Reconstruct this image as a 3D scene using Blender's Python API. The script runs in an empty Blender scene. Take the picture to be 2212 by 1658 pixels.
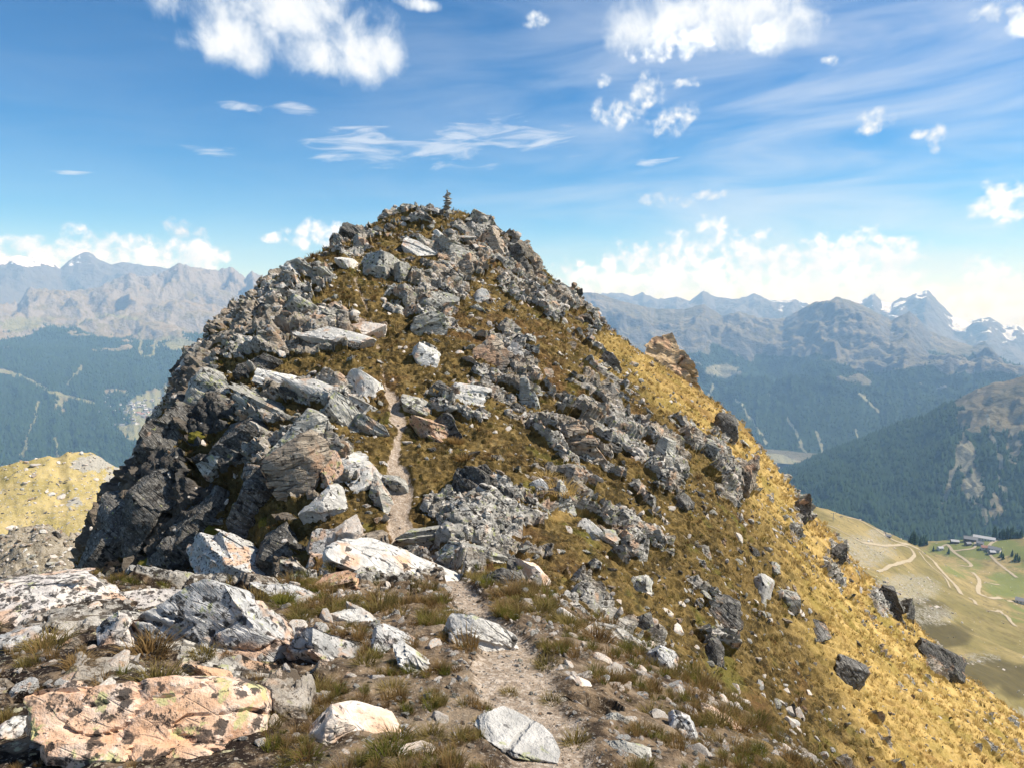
import bpy, math, random
import numpy as np
from math import radians as R

# ---------------------------------------------------------------- camera, light, exposure
scene = bpy.context.scene
coll = scene.collection
F = 1441.0                       # focal length in pixels of a 2212 px wide picture
PITCH = R(7.1)
cam_data = bpy.data.cameras.new('camera')
cam_data.sensor_width = 36.0
cam_data.lens = 36.0 * F / 2212.0
cam_data.clip_start = 0.1
cam_data.clip_end = 120000.0
cam = bpy.data.objects.new('camera', cam_data)
cam.rotation_euler = (R(90) - PITCH, 0, 0)
coll.objects.link(cam)
scene.camera = cam

SUN_AZ, SUN_EL = R(82), R(49)    # azimuth clockwise from the viewing direction (+Y)
SUN_STRENGTH, SKY_STRENGTH, EXPOSURE = 5.0, 0.062, 0.64
sun_data = bpy.data.lights.new('sun', 'SUN')
sun_data.energy = SUN_STRENGTH
sun_data.angle = R(0.5)
sun_data.color = (1.0, 0.95, 0.87)
sun = bpy.data.objects.new('sun', sun_data)
sun.rotation_euler = (R(90) - SUN_EL, 0, -SUN_AZ + math.pi)
coll.objects.link(sun)
scene.view_settings.view_transform = 'Standard'
scene.view_settings.look = 'None'
scene.view_settings.gamma = 1.0
scene.view_settings.use_curve_mapping = False
scene.view_settings.exposure = EXPOSURE
scene.cycles.max_bounces = 5
scene.cycles.diffuse_bounces = 2
scene.cycles.transparent_max_bounces = 4
scene.cycles.volume_bounces = 1
scene.cycles.use_denoising = True

CP, SP = math.cos(PITCH), math.sin(PITCH)
def ray(u, v):
    a = (np.asarray(u, float) - 1106) / F
    b = (829 - np.asarray(v, float)) / F
    return a, CP + b * SP, -SP + b * CP
def at(u, v, Y):
    a, y, z = ray(u, v); t = Y / y
    return np.array([a * t, Y + 0 * a, z * t]).T
def azel(u, v):
    a, y, z = ray(u, v)
    return np.arctan2(a, y), np.arctan2(z, np.hypot(a, y))

# ---------------------------------------------------------------- node helper
class NT:
    def __init__(s, tree):
        s.t = tree; s.n = tree.nodes; s.l = tree.links
        s.n.clear()
    def put(s, sock, val):
        if hasattr(val, 'is_output'): s.l.new(val, sock)
        elif val is not None: sock.default_value = val
    def node(s, typ, **kw):
        nd = s.n.new(typ)
        for k, v in kw.items(): setattr(nd, k, v)
        return nd
    def m(s, op, a, b=None, c=None, clamp=False):
        nd = s.node('ShaderNodeMath', operation=op, use_clamp=clamp)
        for i, v in enumerate((a, b, c)):
            if v is not None: s.put(nd.inputs[i], v)
        return nd.outputs[0]
    def vm(s, op, a, b=None, c=None, scale=None):
        nd = s.node('ShaderNodeVectorMath', operation=op)
        for i, v in enumerate((a, b, c)):
            if v is not None: s.put(nd.inputs[i], v)
        if scale is not None: s.put(nd.inputs['Scale'], scale)
        return nd.outputs['Value'] if op in ('DOT_PRODUCT', 'LENGTH') else nd.outputs[0]
    def ss(s, x, lo, hi, a=0.0, b=1.0):
        nd = s.node('ShaderNodeMapRange', interpolation_type='SMOOTHSTEP')
        for i, v in enumerate((x, lo, hi, a, b)): s.put(nd.inputs[i], v)
        return nd.outputs[0]
    def mix(s, f, a, b, blend='MIX'):
        nd = s.node('ShaderNodeMix', data_type='RGBA', blend_type=blend)
        s.put(nd.inputs[0], f)
        for i, v in ((6, a), (7, b)):
            if isinstance(v, tuple) and len(v) == 3: v = (*v, 1.0)
            s.put(nd.inputs[i], v)
        return nd.outputs[2]
    def noise(s, vec, scale, detail=4.0, rough=0.55, dist=0.0, col=False):
        nd = s.node('ShaderNodeTexNoise')
        s.put(nd.inputs['Vector'], vec); s.put(nd.inputs['Scale'], scale)
        nd.inputs['Detail'].default_value = detail
        nd.inputs['Roughness'].default_value = rough
        nd.inputs['Distortion'].default_value = dist
        return nd.outputs['Color' if col else 'Fac']
    def voro(s, vec, scale, feature='F1', out='Distance'):
        nd = s.node('ShaderNodeTexVoronoi', feature=feature)
        s.put(nd.inputs['Vector'], vec); s.put(nd.inputs['Scale'], scale)
        return nd.outputs[out]
    def xyz(s, v):
        nd = s.node('ShaderNodeSeparateXYZ'); s.put(nd.inputs[0], v); return nd.outputs
    def comb(s, x, y, z):
        nd = s.node('ShaderNodeCombineXYZ')
        for i, v in enumerate((x, y, z)): s.put(nd.inputs[i], v)
        return nd.outputs[0]

# ---------------------------------------------------------------- sky with clouds
world = bpy.data.worlds.new('World')
scene.world = world
world.use_nodes = True
w = NT(world.node_tree)
sky = w.node('ShaderNodeTexSky', sky_type='NISHITA', sun_disc=False, sun_elevation=SUN_EL, sun_rotation=SUN_AZ, altitude=2700.0, air_density=1.0, dust_density=0.2, ozone_density=1.2)
d = w.node('ShaderNodeTexCoord').outputs['Generated']
dx, dy, dz = w.xyz(d)
az = w.m('ARCTAN2', dx, dy)
el = w.m('ARCSINE', dz)
p0 = w.comb(az, el, 0.0)
warp = w.noise(p0, 9.0, 3.0, 0.5, col=True)
p = w.vm('ADD', p0, w.vm('SCALE', w.vm('SUBTRACT', warp, (0.5, 0.5, 0.5)), scale=0.045))
def blobs(lst, pp):
    best = None
    for (u, v, ru, rv) in lst:
        a0, e0 = azel(u, v); a1, _ = azel(u + ru, v); a2, _ = azel(u - ru, v); _, e1 = azel(u, v - rv); _, e2 = azel(u, v + rv)
        ra = float(a1 - a2) / 2; re = float(e1 - e2) / 2
        q = w.vm('MULTIPLY_ADD', pp, (1 / ra, 1 / re, 0), (-float(a0) / ra, -float(e0) / re, 0))
        dd = w.vm('DOT_PRODUCT', q, q)
        best = dd if best is None else w.m('MINIMUM', best, dd)
    return best
n1 = w.noise(p0, 24.0, 6.0, 0.52)
n2 = w.noise(p0, 60.0, 4.0, 0.5)
# crisp cumulus
CUM = [(1300, 600, 140, 50), (1440, 600, 170, 80), (1550, 595, 150, 110), (1690, 610, 170, 80), (1830, 600, 170, 100), (1950, 630, 120, 55), (1250, 640, 170, 36), (1600, 650, 400, 45),
       (2190, 432, 85, 50), (2140, 610, 60, 55), (2210, 640, 90, 55), (2080, 665, 80, 40), (2160, 690, 90, 40),
       (60, 560, 120, 45), (10, 525, 40, 26), (190, 545, 100, 52), (330, 555, 95, 52), (430, 560, 75, 46), 
       (670, 502, 60, 26), (735, 510, 70, 24), (590, 507, 30, 10),
       (1465, 88, 95, 42), (1650, 72, 50, 38), (2200, 55, 45, 30)]
md = blobs(CUM, p)
gen = w.noise(w.comb(w.m('MULTIPLY', az, 2.2), w.m('MULTIPLY', el, 5.0), 3.0), 1.6, 3.0, 0.5)
away = w.ss(w.m('ABSOLUTE', az), 0.74, 0.95)
gd = w.m('SUBTRACT', 1.9, w.m('MULTIPLY', w.m('MULTIPLY', away, w.ss(gen, 0.5, 0.68)), w.ss(el, -0.02, 0.1, 1.9, 1.5)))
md = w.m('MINIMUM', md, gd)
n2b = w.noise(p0, 130.0, 4.0, 0.6)
dens = w.m('ADD', w.m('MULTIPLY', w.m('SUBTRACT', 1.0, md), 0.58), w.m('ADD', w.m('MULTIPLY', w.m('SUBTRACT', n1, 0.5), 1.9), w.m('ADD', w.m('MULTIPLY', w.m('SUBTRACT', n2, 0.5), 2.3), w.m('MULTIPLY', w.m('SUBTRACT', n2b, 0.5), 0.5))))
cum = w.m('MULTIPLY', w.ss(dens, -0.15, 0.75), w.ss(md, 1.9, 1.0))
# soft, torn clouds
SOFT = [(600, 20, 260, 110), (780, 90, 110, 105), (520, 90, 150, 70), (690, 110, 120, 60), (910, 5, 50, 22), (1540, 30, 260, 95), (1690, 60, 110, 70), (1380, 60, 90, 60)]
ms = blobs(SOFT, p)
n3 = w.noise(w.comb(w.m('MULTIPLY', az, 1.0), w.m('MULTIPLY', el, 0.8), 7.0), 22.0, 7.0, 0.6, 0.25)
ds = w.m('ADD', w.m('SUBTRACT', 0.85, ms), w.m('MULTIPLY', w.m('SUBTRACT', n3, 0.5), 2.6))
soft = w.m('MULTIPLY', w.m('MULTIPLY', w.ss(ds, -0.15, 0.95), 0.96), w.ss(ms, 2.4, 1.1))
# small scraps of cloud
SMALL = [(1335, 240, 62, 38), (1450, 257, 56, 34), (1400, 188, 40, 40), (1415, 428, 44, 18), (1490, 438, 32, 14), (1532, 426, 36, 13), (1158, 52, 30, 20), (1885, 252, 40, 38), (2022, 292, 26, 34), (1990, 275, 30, 14), (390, 490, 32, 26), (433, 497, 24, 15), (1480, 182, 36, 14), (1305, 165, 22, 20), (2150, 30, 60, 22), (1790, 135, 26, 14)]
mq = blobs(SMALL, p)
n6 = w.noise(p0, 62.0, 3.0, 0.5)
dq = w.m('ADD', w.m('MULTIPLY', w.m('SUBTRACT', 1.0, mq), 0.6), w.m('ADD', w.m('MULTIPLY', w.m('SUBTRACT', n6, 0.5), 3.0), w.m('MULTIPLY', w.m('SUBTRACT', n2, 0.5), 1.4)))
small = w.m('MULTIPLY', w.m('MULTIPLY', w.ss(dq, -0.15, 1.0), 0.95), w.ss(mq, 1.5, 0.5))
# thin veils and streaks
STREAK = [(950, 312, 350, 62), (1150, 300, 220, 55), (800, 320, 180, 55), (520, 225, 80, 17), (150, 366, 80, 13), (450, 320, 90, 20), (1420, 340, 80, 14), (640, 230, 70, 20)]
mt = blobs(STREAK, p)
sv = w.comb(w.m('ADD', w.m('MULTIPLY', az, 1.0), w.m('MULTIPLY', el, 1.2)), w.m('SUBTRACT', w.m('MULTIPLY', el, 5.5), w.m('MULTIPLY', az, 0.5)), 2.0)
n4 = w.noise(sv, 11.0, 7.0, 0.62, 0.8)
dt = w.m('ADD', w.m('SUBTRACT', 0.6, mt), w.m('MULTIPLY', w.m('SUBTRACT', n4, 0.5), 3.6))
streak = w.m('MULTIPLY', w.m('MULTIPLY', w.ss(dt, -0.1, 1.1), 0.62), w.ss(mt, 1.9, 0.5))
n5 = w.noise(sv, 3.4, 4.0, 0.55, 0.5)
veil = w.m('MULTIPLY', w.m('MULTIPLY', w.ss(n5, 0.30, 0.76), 0.46), w.ss(az, -0.35, 0.40, 0.14, 1.0))
thin = w.m('MAXIMUM', streak, veil)
bg_sky = w.node('ShaderNodeBackground'); bg_sky.inputs[1].default_value = SKY_STRENGTH
hsv = w.node('ShaderNodeHueSaturation'); hsv.inputs['Hue'].default_value = 0.492; hsv.inputs['Saturation'].default_value = 1.55
gam = w.node('ShaderNodeGamma'); gam.inputs[1].default_value = 1.22
w.put(hsv.inputs['Color'], sky.outputs[0]); w.put(gam.inputs[0], hsv.outputs[0]); w.put(bg_sky.inputs[0], gam.outputs[0])
shade = w.ss(w.m('ADD', w.m('MULTIPLY', dens, 0.35), w.m('MULTIPLY', w.m('SUBTRACT', w.noise(w.vm('ADD', p0, (0.012, 0.012, 0.0)), 24.0, 6.0, 0.52), 0.5), -2.4)), -0.25, 0.75)
ccol = w.mix(shade, (0.60, 0.67, 0.75), (0.93, 0.92, 0.90))
bg_cum = w.node('ShaderNodeBackground'); w.put(bg_cum.inputs[0], ccol); w.put(bg_cum.inputs[1], w.ss(el, 0.02, 0.22, 1.13, 0.98))
bg_thin = w.node('ShaderNodeBackground'); bg_thin.inputs[0].default_value = (0.86, 0.91, 0.97, 1); bg_thin.inputs[1].default_value = 0.72
bg_soft = w.node('ShaderNodeBackground'); w.put(bg_soft.inputs[0], w.mix(w.ss(w.m('MAXIMUM', ds, w.m('MULTIPLY', dq, small)), 0.3, 1.4), (0.66, 0.73, 0.81), (0.93, 0.93, 0.92))); bg_soft.inputs[1].default_value = 0.80
def smix(f, a, b):
    nd = w.node('ShaderNodeMixShader'); w.put(nd.inputs[0], f); w.l.new(a, nd.inputs[1]); w.l.new(b, nd.inputs[2]); return nd.outputs[0]
sh = smix(thin, bg_sky.outputs[0], bg_thin.outputs[0])
sh = smix(w.m('MAXIMUM', soft, small), sh, bg_soft.outputs[0])
sh = smix(cum, sh, bg_cum.outputs[0])
w.l.new(sh, w.node('ShaderNodeOutputWorld').inputs[0])

# ---------------------------------------------------------------- numpy noise
def hsh(ix, iy, seed):
    h = (ix.astype(np.int64) * 374761393 + iy.astype(np.int64) * 668265263 + seed * 1442695041) & 0x7fffffff
    h = ((h ^ (h >> 13)) * 1274126177) & 0x7fffffff
    return ((h ^ (h >> 16)) & 0xffff) / 65535.0
def vn(x, y, seed):
    ix = np.floor(x); iy = np.floor(y); fx = x - ix; fy = y - iy
    ix = ix.astype(np.int64); iy = iy.astype(np.int64)
    sx = fx * fx * fx * (fx * (fx * 6 - 15) + 10); sy = fy * fy * fy * (fy * (fy * 6 - 15) + 10)
    def g(i, j, ax, ay):
        t = hsh(i, j, seed) * 6.2831853
        return np.cos(t) * ax + np.sin(t) * ay
    a = g(ix, iy, fx, fy); b = g(ix + 1, iy, fx - 1, fy); c = g(ix, iy + 1, fx, fy - 1); dd = g(ix + 1, iy + 1, fx - 1, fy - 1)
    return (a + (b - a) * sx + ((c + (dd - c) * sx) - (a + (b - a) * sx)) * sy) * 1.5
def fbm(x, y, octs=4, seed=0, gain=0.5):
    s = 0; a = 1.0; n = 0
    for o in range(octs):
        s = s + a * vn(x * 2.03 ** o, y * 2.03 ** o, seed + o * 17); n += a; a *= gain
    return s / n
def ridged(x, y, octs=4, seed=0, gain=0.5):
    s = 0; a = 1.0; n = 0
    for o in range(octs):
        s = s + a * (1 - np.abs(vn(x * 2.07 ** o, y * 2.07 ** o, seed + o * 31)) * 1.6); n += a; a *= gain
    return s / n
def cells(x, y, seed, tilt):
    ix = np.floor(x).astype(np.int64); iy = np.floor(y).astype(np.int64)
    f1 = np.full(x.shape, 9.0); f2 = np.full(x.shape, 9.0); hh = np.zeros(x.shape)
    for i in (-1, 0, 1):
        for j in (-1, 0, 1):
            cx = ix + i; cy = iy + j
            px = cx + 0.1 + 0.8 * hsh(cx, cy, seed); py = cy + 0.1 + 0.8 * hsh(cx, cy, seed + 5)
            ex = x - px; ey = y - py; dd = np.maximum(np.abs(ex), np.abs(ey)) * 0.6 + np.hypot(ex, ey) * 0.4
            h = 0.22 + 0.56 * hsh(cx, cy, seed + 9) + ex * (tilt[0] + (hsh(cx, cy, seed + 11) - 0.5) * 1.1) + ey * (tilt[1] + (hsh(cx, cy, seed + 13) - 0.5) * 1.1)
            near = dd < f1
            f2 = np.where(near, f1, np.minimum(f2, dd)); hh = np.where(near, h, hh); f1 = np.where(near, dd, f1)
    return hh, f2 - f1
def sst(x, lo, hi):
    t = np.clip((x - lo) / (hi - lo), 0, 1); return t * t * (3 - 2 * t)

# ---------------------------------------------------------------- object helpers
def tag(o, label=None, cat=None, group=None, kind=None):
    for k, v in (('label', label), ('category', cat), ('group', group), ('kind', kind)):
        if v: o[k] = v
    return o
def link(name, me, parent=None):
    o = bpy.data.objects.new(name, me); coll.objects.link(o)
    if parent: o.parent = parent
    return o
def mesh_np(name, V, faces, mat=None, smooth=True):
    """faces: int array (n, 3 or 4)"""
    V = np.asarray(V, np.float32); faces = np.asarray(faces, np.int32)
    me = bpy.data.meshes.new(name); k = faces.shape[1]
    me.vertices.add(len(V)); me.vertices.foreach_set('co', V.ravel())
    me.loops.add(faces.size); me.loops.foreach_set('vertex_index', faces.ravel())
    me.polygons.add(len(faces)); me.polygons.foreach_set('loop_start', np.arange(len(faces), dtype=np.int32) * k)
    me.polygons.foreach_set('loop_total', np.full(len(faces), k, np.int32))
    me.update(calc_edges=True); me.validate()
    if smooth: me.polygons.foreach_set('use_smooth', np.ones(len(faces), bool))
    if mat: me.materials.append(mat)
    return me
def grid_faces(nr, nc):
    i = np.arange(nr - 1)[:, None] * nc + np.arange(nc - 1)[None]
    return np.stack([i, i + 1, i + nc + 1, i + nc], -1).reshape(-1, 4)
def set_attr(me, name, data, typ='FLOAT_COLOR'):
    at_ = me.attributes.new(name, typ, 'POINT')
    at_.data.foreach_set('color' if typ == 'FLOAT_COLOR' else ('vector' if typ == 'FLOAT_VECTOR' else 'value'), np.ascontiguousarray(data, np.int32 if typ == 'INT' else np.float32).ravel())
def grid_normals(P):
    a = np.gradient(P, axis=0); b = np.gradient(P, axis=1)
    n = np.cross(a, b); n /= np.linalg.norm(n, axis=-1, keepdims=True) + 1e-12
    n[n[..., 2] < 0] *= -1
    return n
def new_mat(name):
    m = bpy.data.materials.new(name); m.use_nodes = True
    return m, NT(m.node_tree)
def finish(t, col, rough=0.9, bump=None, strength=0.5, dist=0.02, spec=0.2, trans=None):
    b = t.node('ShaderNodeBsdfPrincipled')
    t.put(b.inputs['Base Color'], (*col, 1.0) if isinstance(col, tuple) and len(col) == 3 else col)
    t.put(b.inputs['Roughness'], rough); b.inputs['Specular IOR Level'].default_value = spec
    if bump is not None:
        bn = t.node('ShaderNodeBump'); bn.inputs['Strength'].default_value = strength; bn.inputs['Distance'].default_value = dist
        t.put(bn.inputs['Height'], bump); t.l.new(bn.outputs[0], b.inputs['Normal'])
    out = b.outputs[0]
    if trans:
        tr = t.node('ShaderNodeBsdfTranslucent'); t.put(tr.inputs[0], col)
        mx = t.node('ShaderNodeMixShader'); mx.inputs[0].default_value = trans
        t.l.new(out, mx.inputs[1]); t.l.new(tr.outputs[0], mx.inputs[2]); out = mx.outputs[0]
    t.l.new(out, t.node('ShaderNodeOutputMaterial').inputs[0])

# ---------------------------------------------------------------- materials
def rock_color(t, pos, base, tint, black=0.5, green=0.3, orange=0.2, k=1.0, bandw=0.5):
    """grey schist with lichen: returns colour and bump height; k scales the pattern"""
    mid = t.noise(pos, 4.0 * k, 5.0, 0.65); fine = t.noise(pos, 24.0 * k, 3.0, 0.7)
    sx, sy, sz = t.xyz(pos)
    lay = t.comb(t.m('MULTIPLY', sx, 0.8), t.m('MULTIPLY', sy, 0.8), t.m('ADD', t.m('MULTIPLY', sz, 4.0), t.m('MULTIPLY', sx, 1.6)))
    lay = t.vm('ADD', lay, t.vm('SCALE', t.noise(pos, 2.0 * k, 2.0, 0.5, col=True), scale=0.28 / k))
    c = t.mix(t.ss(mid, 0.34, 0.66), base, tint)
    c = t.mix(t.m('MULTIPLY', t.ss(fine, 0.52, 0.70), 0.35), c, (0.66, 0.65, 0.62))
    h = t.m('ADD', t.m('MULTIPLY', mid, 0.9), t.m('MULTIPLY', fine, 0.45))
    if bandw > 0:
        band = t.noise(lay, 2.4 * k, 3.0, 0.6)
        c = t.mix(t.m('MULTIPLY', t.ss(band, 0.52, 0.66), bandw), c, tuple(x * 0.45 for x in base))
        ck = t.voro(lay, 1.7 * k, 'DISTANCE_TO_EDGE')
        crk = t.m('MULTIPLY', t.ss(ck, 0.05, 0.01), t.ss(mid, 0.44, 0.56))
        c = t.mix(t.m('MULTIPLY', crk, bandw, clamp=True), c, (0.03, 0.028, 0.025))
        h = t.m('SUBTRACT', t.m('ADD', h, t.m('MULTIPLY', band, 2.4 * bandw)), t.m('MULTIPLY', crk, 1.2 * bandw))
    if orange > 0:
        o = t.noise(pos, 1.7 * k, 3.0, 0.55, 0.4)
        c = t.mix(t.m('MULTIPLY', t.ss(o, 0.62 - 0.22 * orange, 0.74 - 0.22 * orange), 0.75), c, t.mix(fine, (0.42, 0.22, 0.11), (0.62, 0.42, 0.28)))
    if green > 0:
        g = t.noise(t.vm('ADD', pos, (4.1, 7.7, 1.3)), 6.0 * k, 4.0, 0.65, 0.3)
        c = t.mix(t.m('MULTIPLY', t.ss(g, 0.66 - 0.14 * green, 0.72 - 0.14 * green), 0.7), c, (0.34, 0.36, 0.15))
    if black > 0:
        v1 = t.voro(t.vm('ADD', pos, t.vm('SCALE', t.noise(pos, 22.0 * k, 3.0, 0.6, col=True), scale=0.11 / k)), 8.0 * k)
        spot = t.m('MULTIPLY', t.ss(v1, 0.46, 0.34), t.ss(mid, 0.58 - 0.16 * black, 0.66 - 0.16 * black))
        sp_ = t.noise(t.vm('ADD', pos, (9.0, 2.0, 5.0)), 9.0 * k, 5.0, 0.78)
        spot = t.m('MAXIMUM', spot, t.ss(sp_, 0.70 - 0.17 * black, 0.745 - 0.17 * black))
        c = t.mix(t.m('MULTIPLY', spot, 0.9), c, (0.024, 0.022, 0.021))
    return c, h
def rock_mat(name, base, tint, black, green, orange, k=1.0, bump=0.03, bandw=0.5):
    m, t = new_mat(name)
    pos = t.node('ShaderNodeTexCoord').outputs['Object']
    oi = t.node('ShaderNodeObjectInfo').outputs['Random']
    pos = t.vm('ADD', pos, t.vm('SCALE', (3.1, 5.3, 7.9), scale=t.m('MULTIPLY', oi, 9.0)))
    c, h = rock_color(t, pos, base, tint, black, green, orange, k, bandw)
    vx = t.m('ADD', 0.78, t.m('MULTIPLY', oi, 0.4))
    c = t.mix(1.0, c, t.comb(vx, vx, vx), 'MULTIPLY')
    finish(t, c, 0.92, h, 0.9, bump)
    return m
M = {}
M['w'] = rock_mat('rock_white_lichen', (0.33, 0.33, 0.32), (0.60, 0.585, 0.56), 0.80, 0.35, 0.45, 2.2, 0.02, 0.3)
M['o'] = rock_mat('rock_pink_quartz', (0.46, 0.27, 0.165), (0.64, 0.50, 0.39), 0.82, 0.66, 0.45, 1.7, 0.022, 0.12)
M['q'] = rock_mat('rock_pale_quartz', (0.54, 0.43, 0.34), (0.72, 0.66, 0.58), 0.25, 0.05, 0.4, 2.0, 0.018, 0.2)
M['g'] = rock_mat('rock_grey_lichen', (0.24, 0.235, 0.21), (0.52, 0.50, 0.44), 0.6, 0.66, 0.15, 1.0, 0.06, 0.45)
M['l'] = rock_mat('rock_light_grey', (0.38, 0.37, 0.345), (0.66, 0.635, 0.585), 0.42, 0.4, 0.3, 1.2, 0.04, 0.3)
M['d'] = rock_mat('rock_dark', (0.07, 0.066, 0.06), (0.19, 0.18, 0.16), 0.6, 0.2, 0.08, 1.0, 0.07, 0.6)
M['t'] = rock_mat('rock_tan', (0.27, 0.215, 0.16), (0.46, 0.39, 0.30), 0.45, 0.1, 0.5, 1.0, 0.06, 0.7)
M['b'] = rock_mat('rock_black_crust', (0.46, 0.42, 0.39), (0.64, 0.59, 0.53), 0.98, 0.45, 0.4, 2.0, 0.016, 0.2)
M['k'] = rock_mat('rock_golden_tan', (0.50, 0.34, 0.18), (0.68, 0.50, 0.30), 0.2, 0.0, 0.4, 0.5, 0.12, 0.45)
M['s'] = rock_mat('stone_pale', (0.42, 0.38, 0.33), (0.64, 0.59, 0.53), 0.25, 0.12, 0.35, 3.0, 0.012, 0.2)

def ridge_material():
    m, t = new_mat('ridge_ground')
    pos = t.node('ShaderNodeNewGeometry').outputs['Position']
    nrm = t.node('ShaderNodeNewGeometry').outputs['True Normal']
    at_ = t.node('ShaderNodeAttribute', attribute_name='m')
    ar, ag, ab = t.xyz(at_.outputs['Color']); aa = at_.outputs['Alpha']
    a2 = t.node('ShaderNodeAttribute', attribute_name='m2')
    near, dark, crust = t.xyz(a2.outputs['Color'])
    # rock, coarser pattern farther up the hill, finer by the camera
    cf, hf = rock_color(t, pos, (0.22, 0.21, 0.185), (0.58, 0.55, 0.495), 0.72, 0.55, 0.3, 1.2, 0.7)
    # turf
    n0 = t.noise(pos, 0.35, 4.0, 0.55); n1 = t.noise(pos, 1.6, 6.0, 0.62); n2 = t.noise(pos, 9.0, 5.0, 0.65); n3 = t.noise(pos, 45.0, 4.0, 0.7)
    turf = t.mix(t.ss(n1, 0.36, 0.62), (0.045, 0.032, 0.012), (0.135, 0.092, 0.030))
    turf = t.mix(t.m('MULTIPLY', t.ss(n2, 0.45, 0.68), 0.7), turf, (0.26, 0.175, 0.062))
    turf = t.mix(t.m('MULTIPLY', t.ss(n0, 0.52, 0.66), 0.55), turf, (0.13, 0.062, 0.026))
    turf = t.mix(t.m('MULTIPLY', t.ss(t.noise(t.vm('ADD', pos, (8.0, 3.0, 1.0)), 0.9, 4.0, 0.6), 0.56, 0.68), 0.6), turf, (0.12, 0.115, 0.022))
    n4 = t.noise(t.vm('ADD', pos, (2.0, 6.0, 4.0)), 3.6, 4.0, 0.65)
    turf = t.mix(t.m('MULTIPLY', t.ss(n4, 0.54, 0.64), 0.75), turf, (0.030, 0.024, 0.010))
    turf = t.mix(t.m('MULTIPLY', t.ss(n4, 0.42, 0.34), 0.5), turf, (0.29, 0.215, 0.095))
    # streaks running down the golden flank
    px, py, pz = t.xyz(pos)
    st = t.comb(t.m('MULTIPLY', t.m('ADD', px, t.m('MULTIPLY', py, 0.15)), 0.25), t.m('MULTIPLY', t.m('SUBTRACT', py, t.m('MULTIPLY', px, 0.12)), 1.1), t.m('MULTIPLY', pz, 0.2))
    s1 = t.noise(st, 1.3, 5.0, 0.6)
    gold = t.mix(t.ss(s1, 0.35, 0.65), (0.30, 0.205, 0.055), (0.52, 0.355, 0.125))
    gold = t.mix(t.m('MULTIPLY', t.ss(n2, 0.42, 0.7), 0.6), gold, (0.58, 0.42, 0.18))
    gold = t.mix(t.m('MULTIPLY', t.ss(n0, 0.50, 0.64), 0.6), gold, (0.21, 0.17, 0.035))
    gold = t.mix(t.m('MULTIPLY', t.ss(t.noise(st, 0.7, 3.0, 0.6), 0.52, 0.68), 0.55), gold, (0.24, 0.13, 0.045))
    grass = t.mix(ab, turf, gold)
    grass = t.mix(t.m('MULTIPLY', dark, 0.6), grass, (0.06, 0.048, 0.018))  # shade of the left face put into the turf colour
    # soil by the camera: dark humus with pale grit
    soil = t.mix(t.ss(n2, 0.35, 0.65), (0.040, 0.028, 0.019), (0.21, 0.150, 0.095))
    soil = t.mix(t.m('MULTIPLY', t.ss(n1, 0.5, 0.66), 0.65), soil, (0.30, 0.235, 0.165))
    soil = t.mix(t.m('MULTIPLY', crust, t.ss(t.noise(pos, 7.0, 5.0, 0.7), 0.40, 0.52)), soil, (0.020, 0.014, 0.011))
    soil = t.mix(t.m('MULTIPLY', crust, t.ss(t.noise(t.vm('ADD', pos, (3.0, 1.0, 2.0)), 11.0, 4.0, 0.7), 0.60, 0.66)), soil, (0.40, 0.37, 0.24))
    grass = t.mix(near, grass, soil)
    grass = t.mix(t.m('MULTIPLY', t.ss(n3, 0.56, 0.66), t.m('ADD', 0.15, t.m('MULTIPLY', near, 0.35))), grass, (0.46, 0.40, 0.32))
    # path of trodden gravel
    pc = t.mix(t.ss(n2, 0.3, 0.7), (0.23, 0.175, 0.125), (0.40, 0.32, 0.245))
    pv = t.voro(pos, 46.0, 'F1', 'Color')
    pc = t.mix(t.m('MULTIPLY', t.ss(t.xyz(pv)[1], 0.62, 0.8), 0.5), pc, (0.56, 0.49, 0.41))
    pc = t.mix(t.m('MULTIPLY', t.ss(t.xyz(pv)[2], 0.8, 0.9), 0.5), pc, (0.16, 0.12, 0.09))
    edge = t.m('ADD', t.m('MULTIPLY', t.m('SUBTRACT', n2, 0.5), 0.9), t.m('MULTIPLY', t.m('SUBTRACT', n1, 0.5), 0.7))
    c = t.mix(t.ss(t.m('ADD', ag, edge), 0.38, 0.62), grass, pc)
    rm = t.ss(t.m('ADD', ar, t.m('MULTIPLY', t.m('SUBTRACT', n1, 0.5), 0.8)), 0.42, 0.58)
    cf = t.mix(t.m('MULTIPLY', dark, 0.92), cf, t.mix(n2, (0.008, 0.008, 0.009), (0.085, 0.083, 0.08)))  # left face rock: black lichen, and its shade deepened in the colour
    cf = t.mix(t.m('MULTIPLY', near, t.ss(t.noise(pos, 6.0, 6.0, 0.75), 0.52, 0.56)), cf, (0.022, 0.019, 0.017))
    cf = t.mix(t.m('MULTIPLY', t.ss(t.noise(t.vm('ADD', pos, (5.0, 9.0, 2.0)), 0.45, 3.0, 0.6), 0.44, 0.60), 0.55), cf, t.mix(n2, (0.10, 0.075, 0.05), (0.36, 0.285, 0.205)))
    c = t.mix(rm, c, cf)
    h = t.m('ADD', t.m('MULTIPLY', hf, rm), t.m('ADD', t.m('MULTIPLY', n2, 0.8), t.m('MULTIPLY', n3, 0.5)))
    finish(t, c, 0.95, h, 0.9, 0.04, 0.1)
    return m
M['ridge'] = ridge_material()

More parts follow.
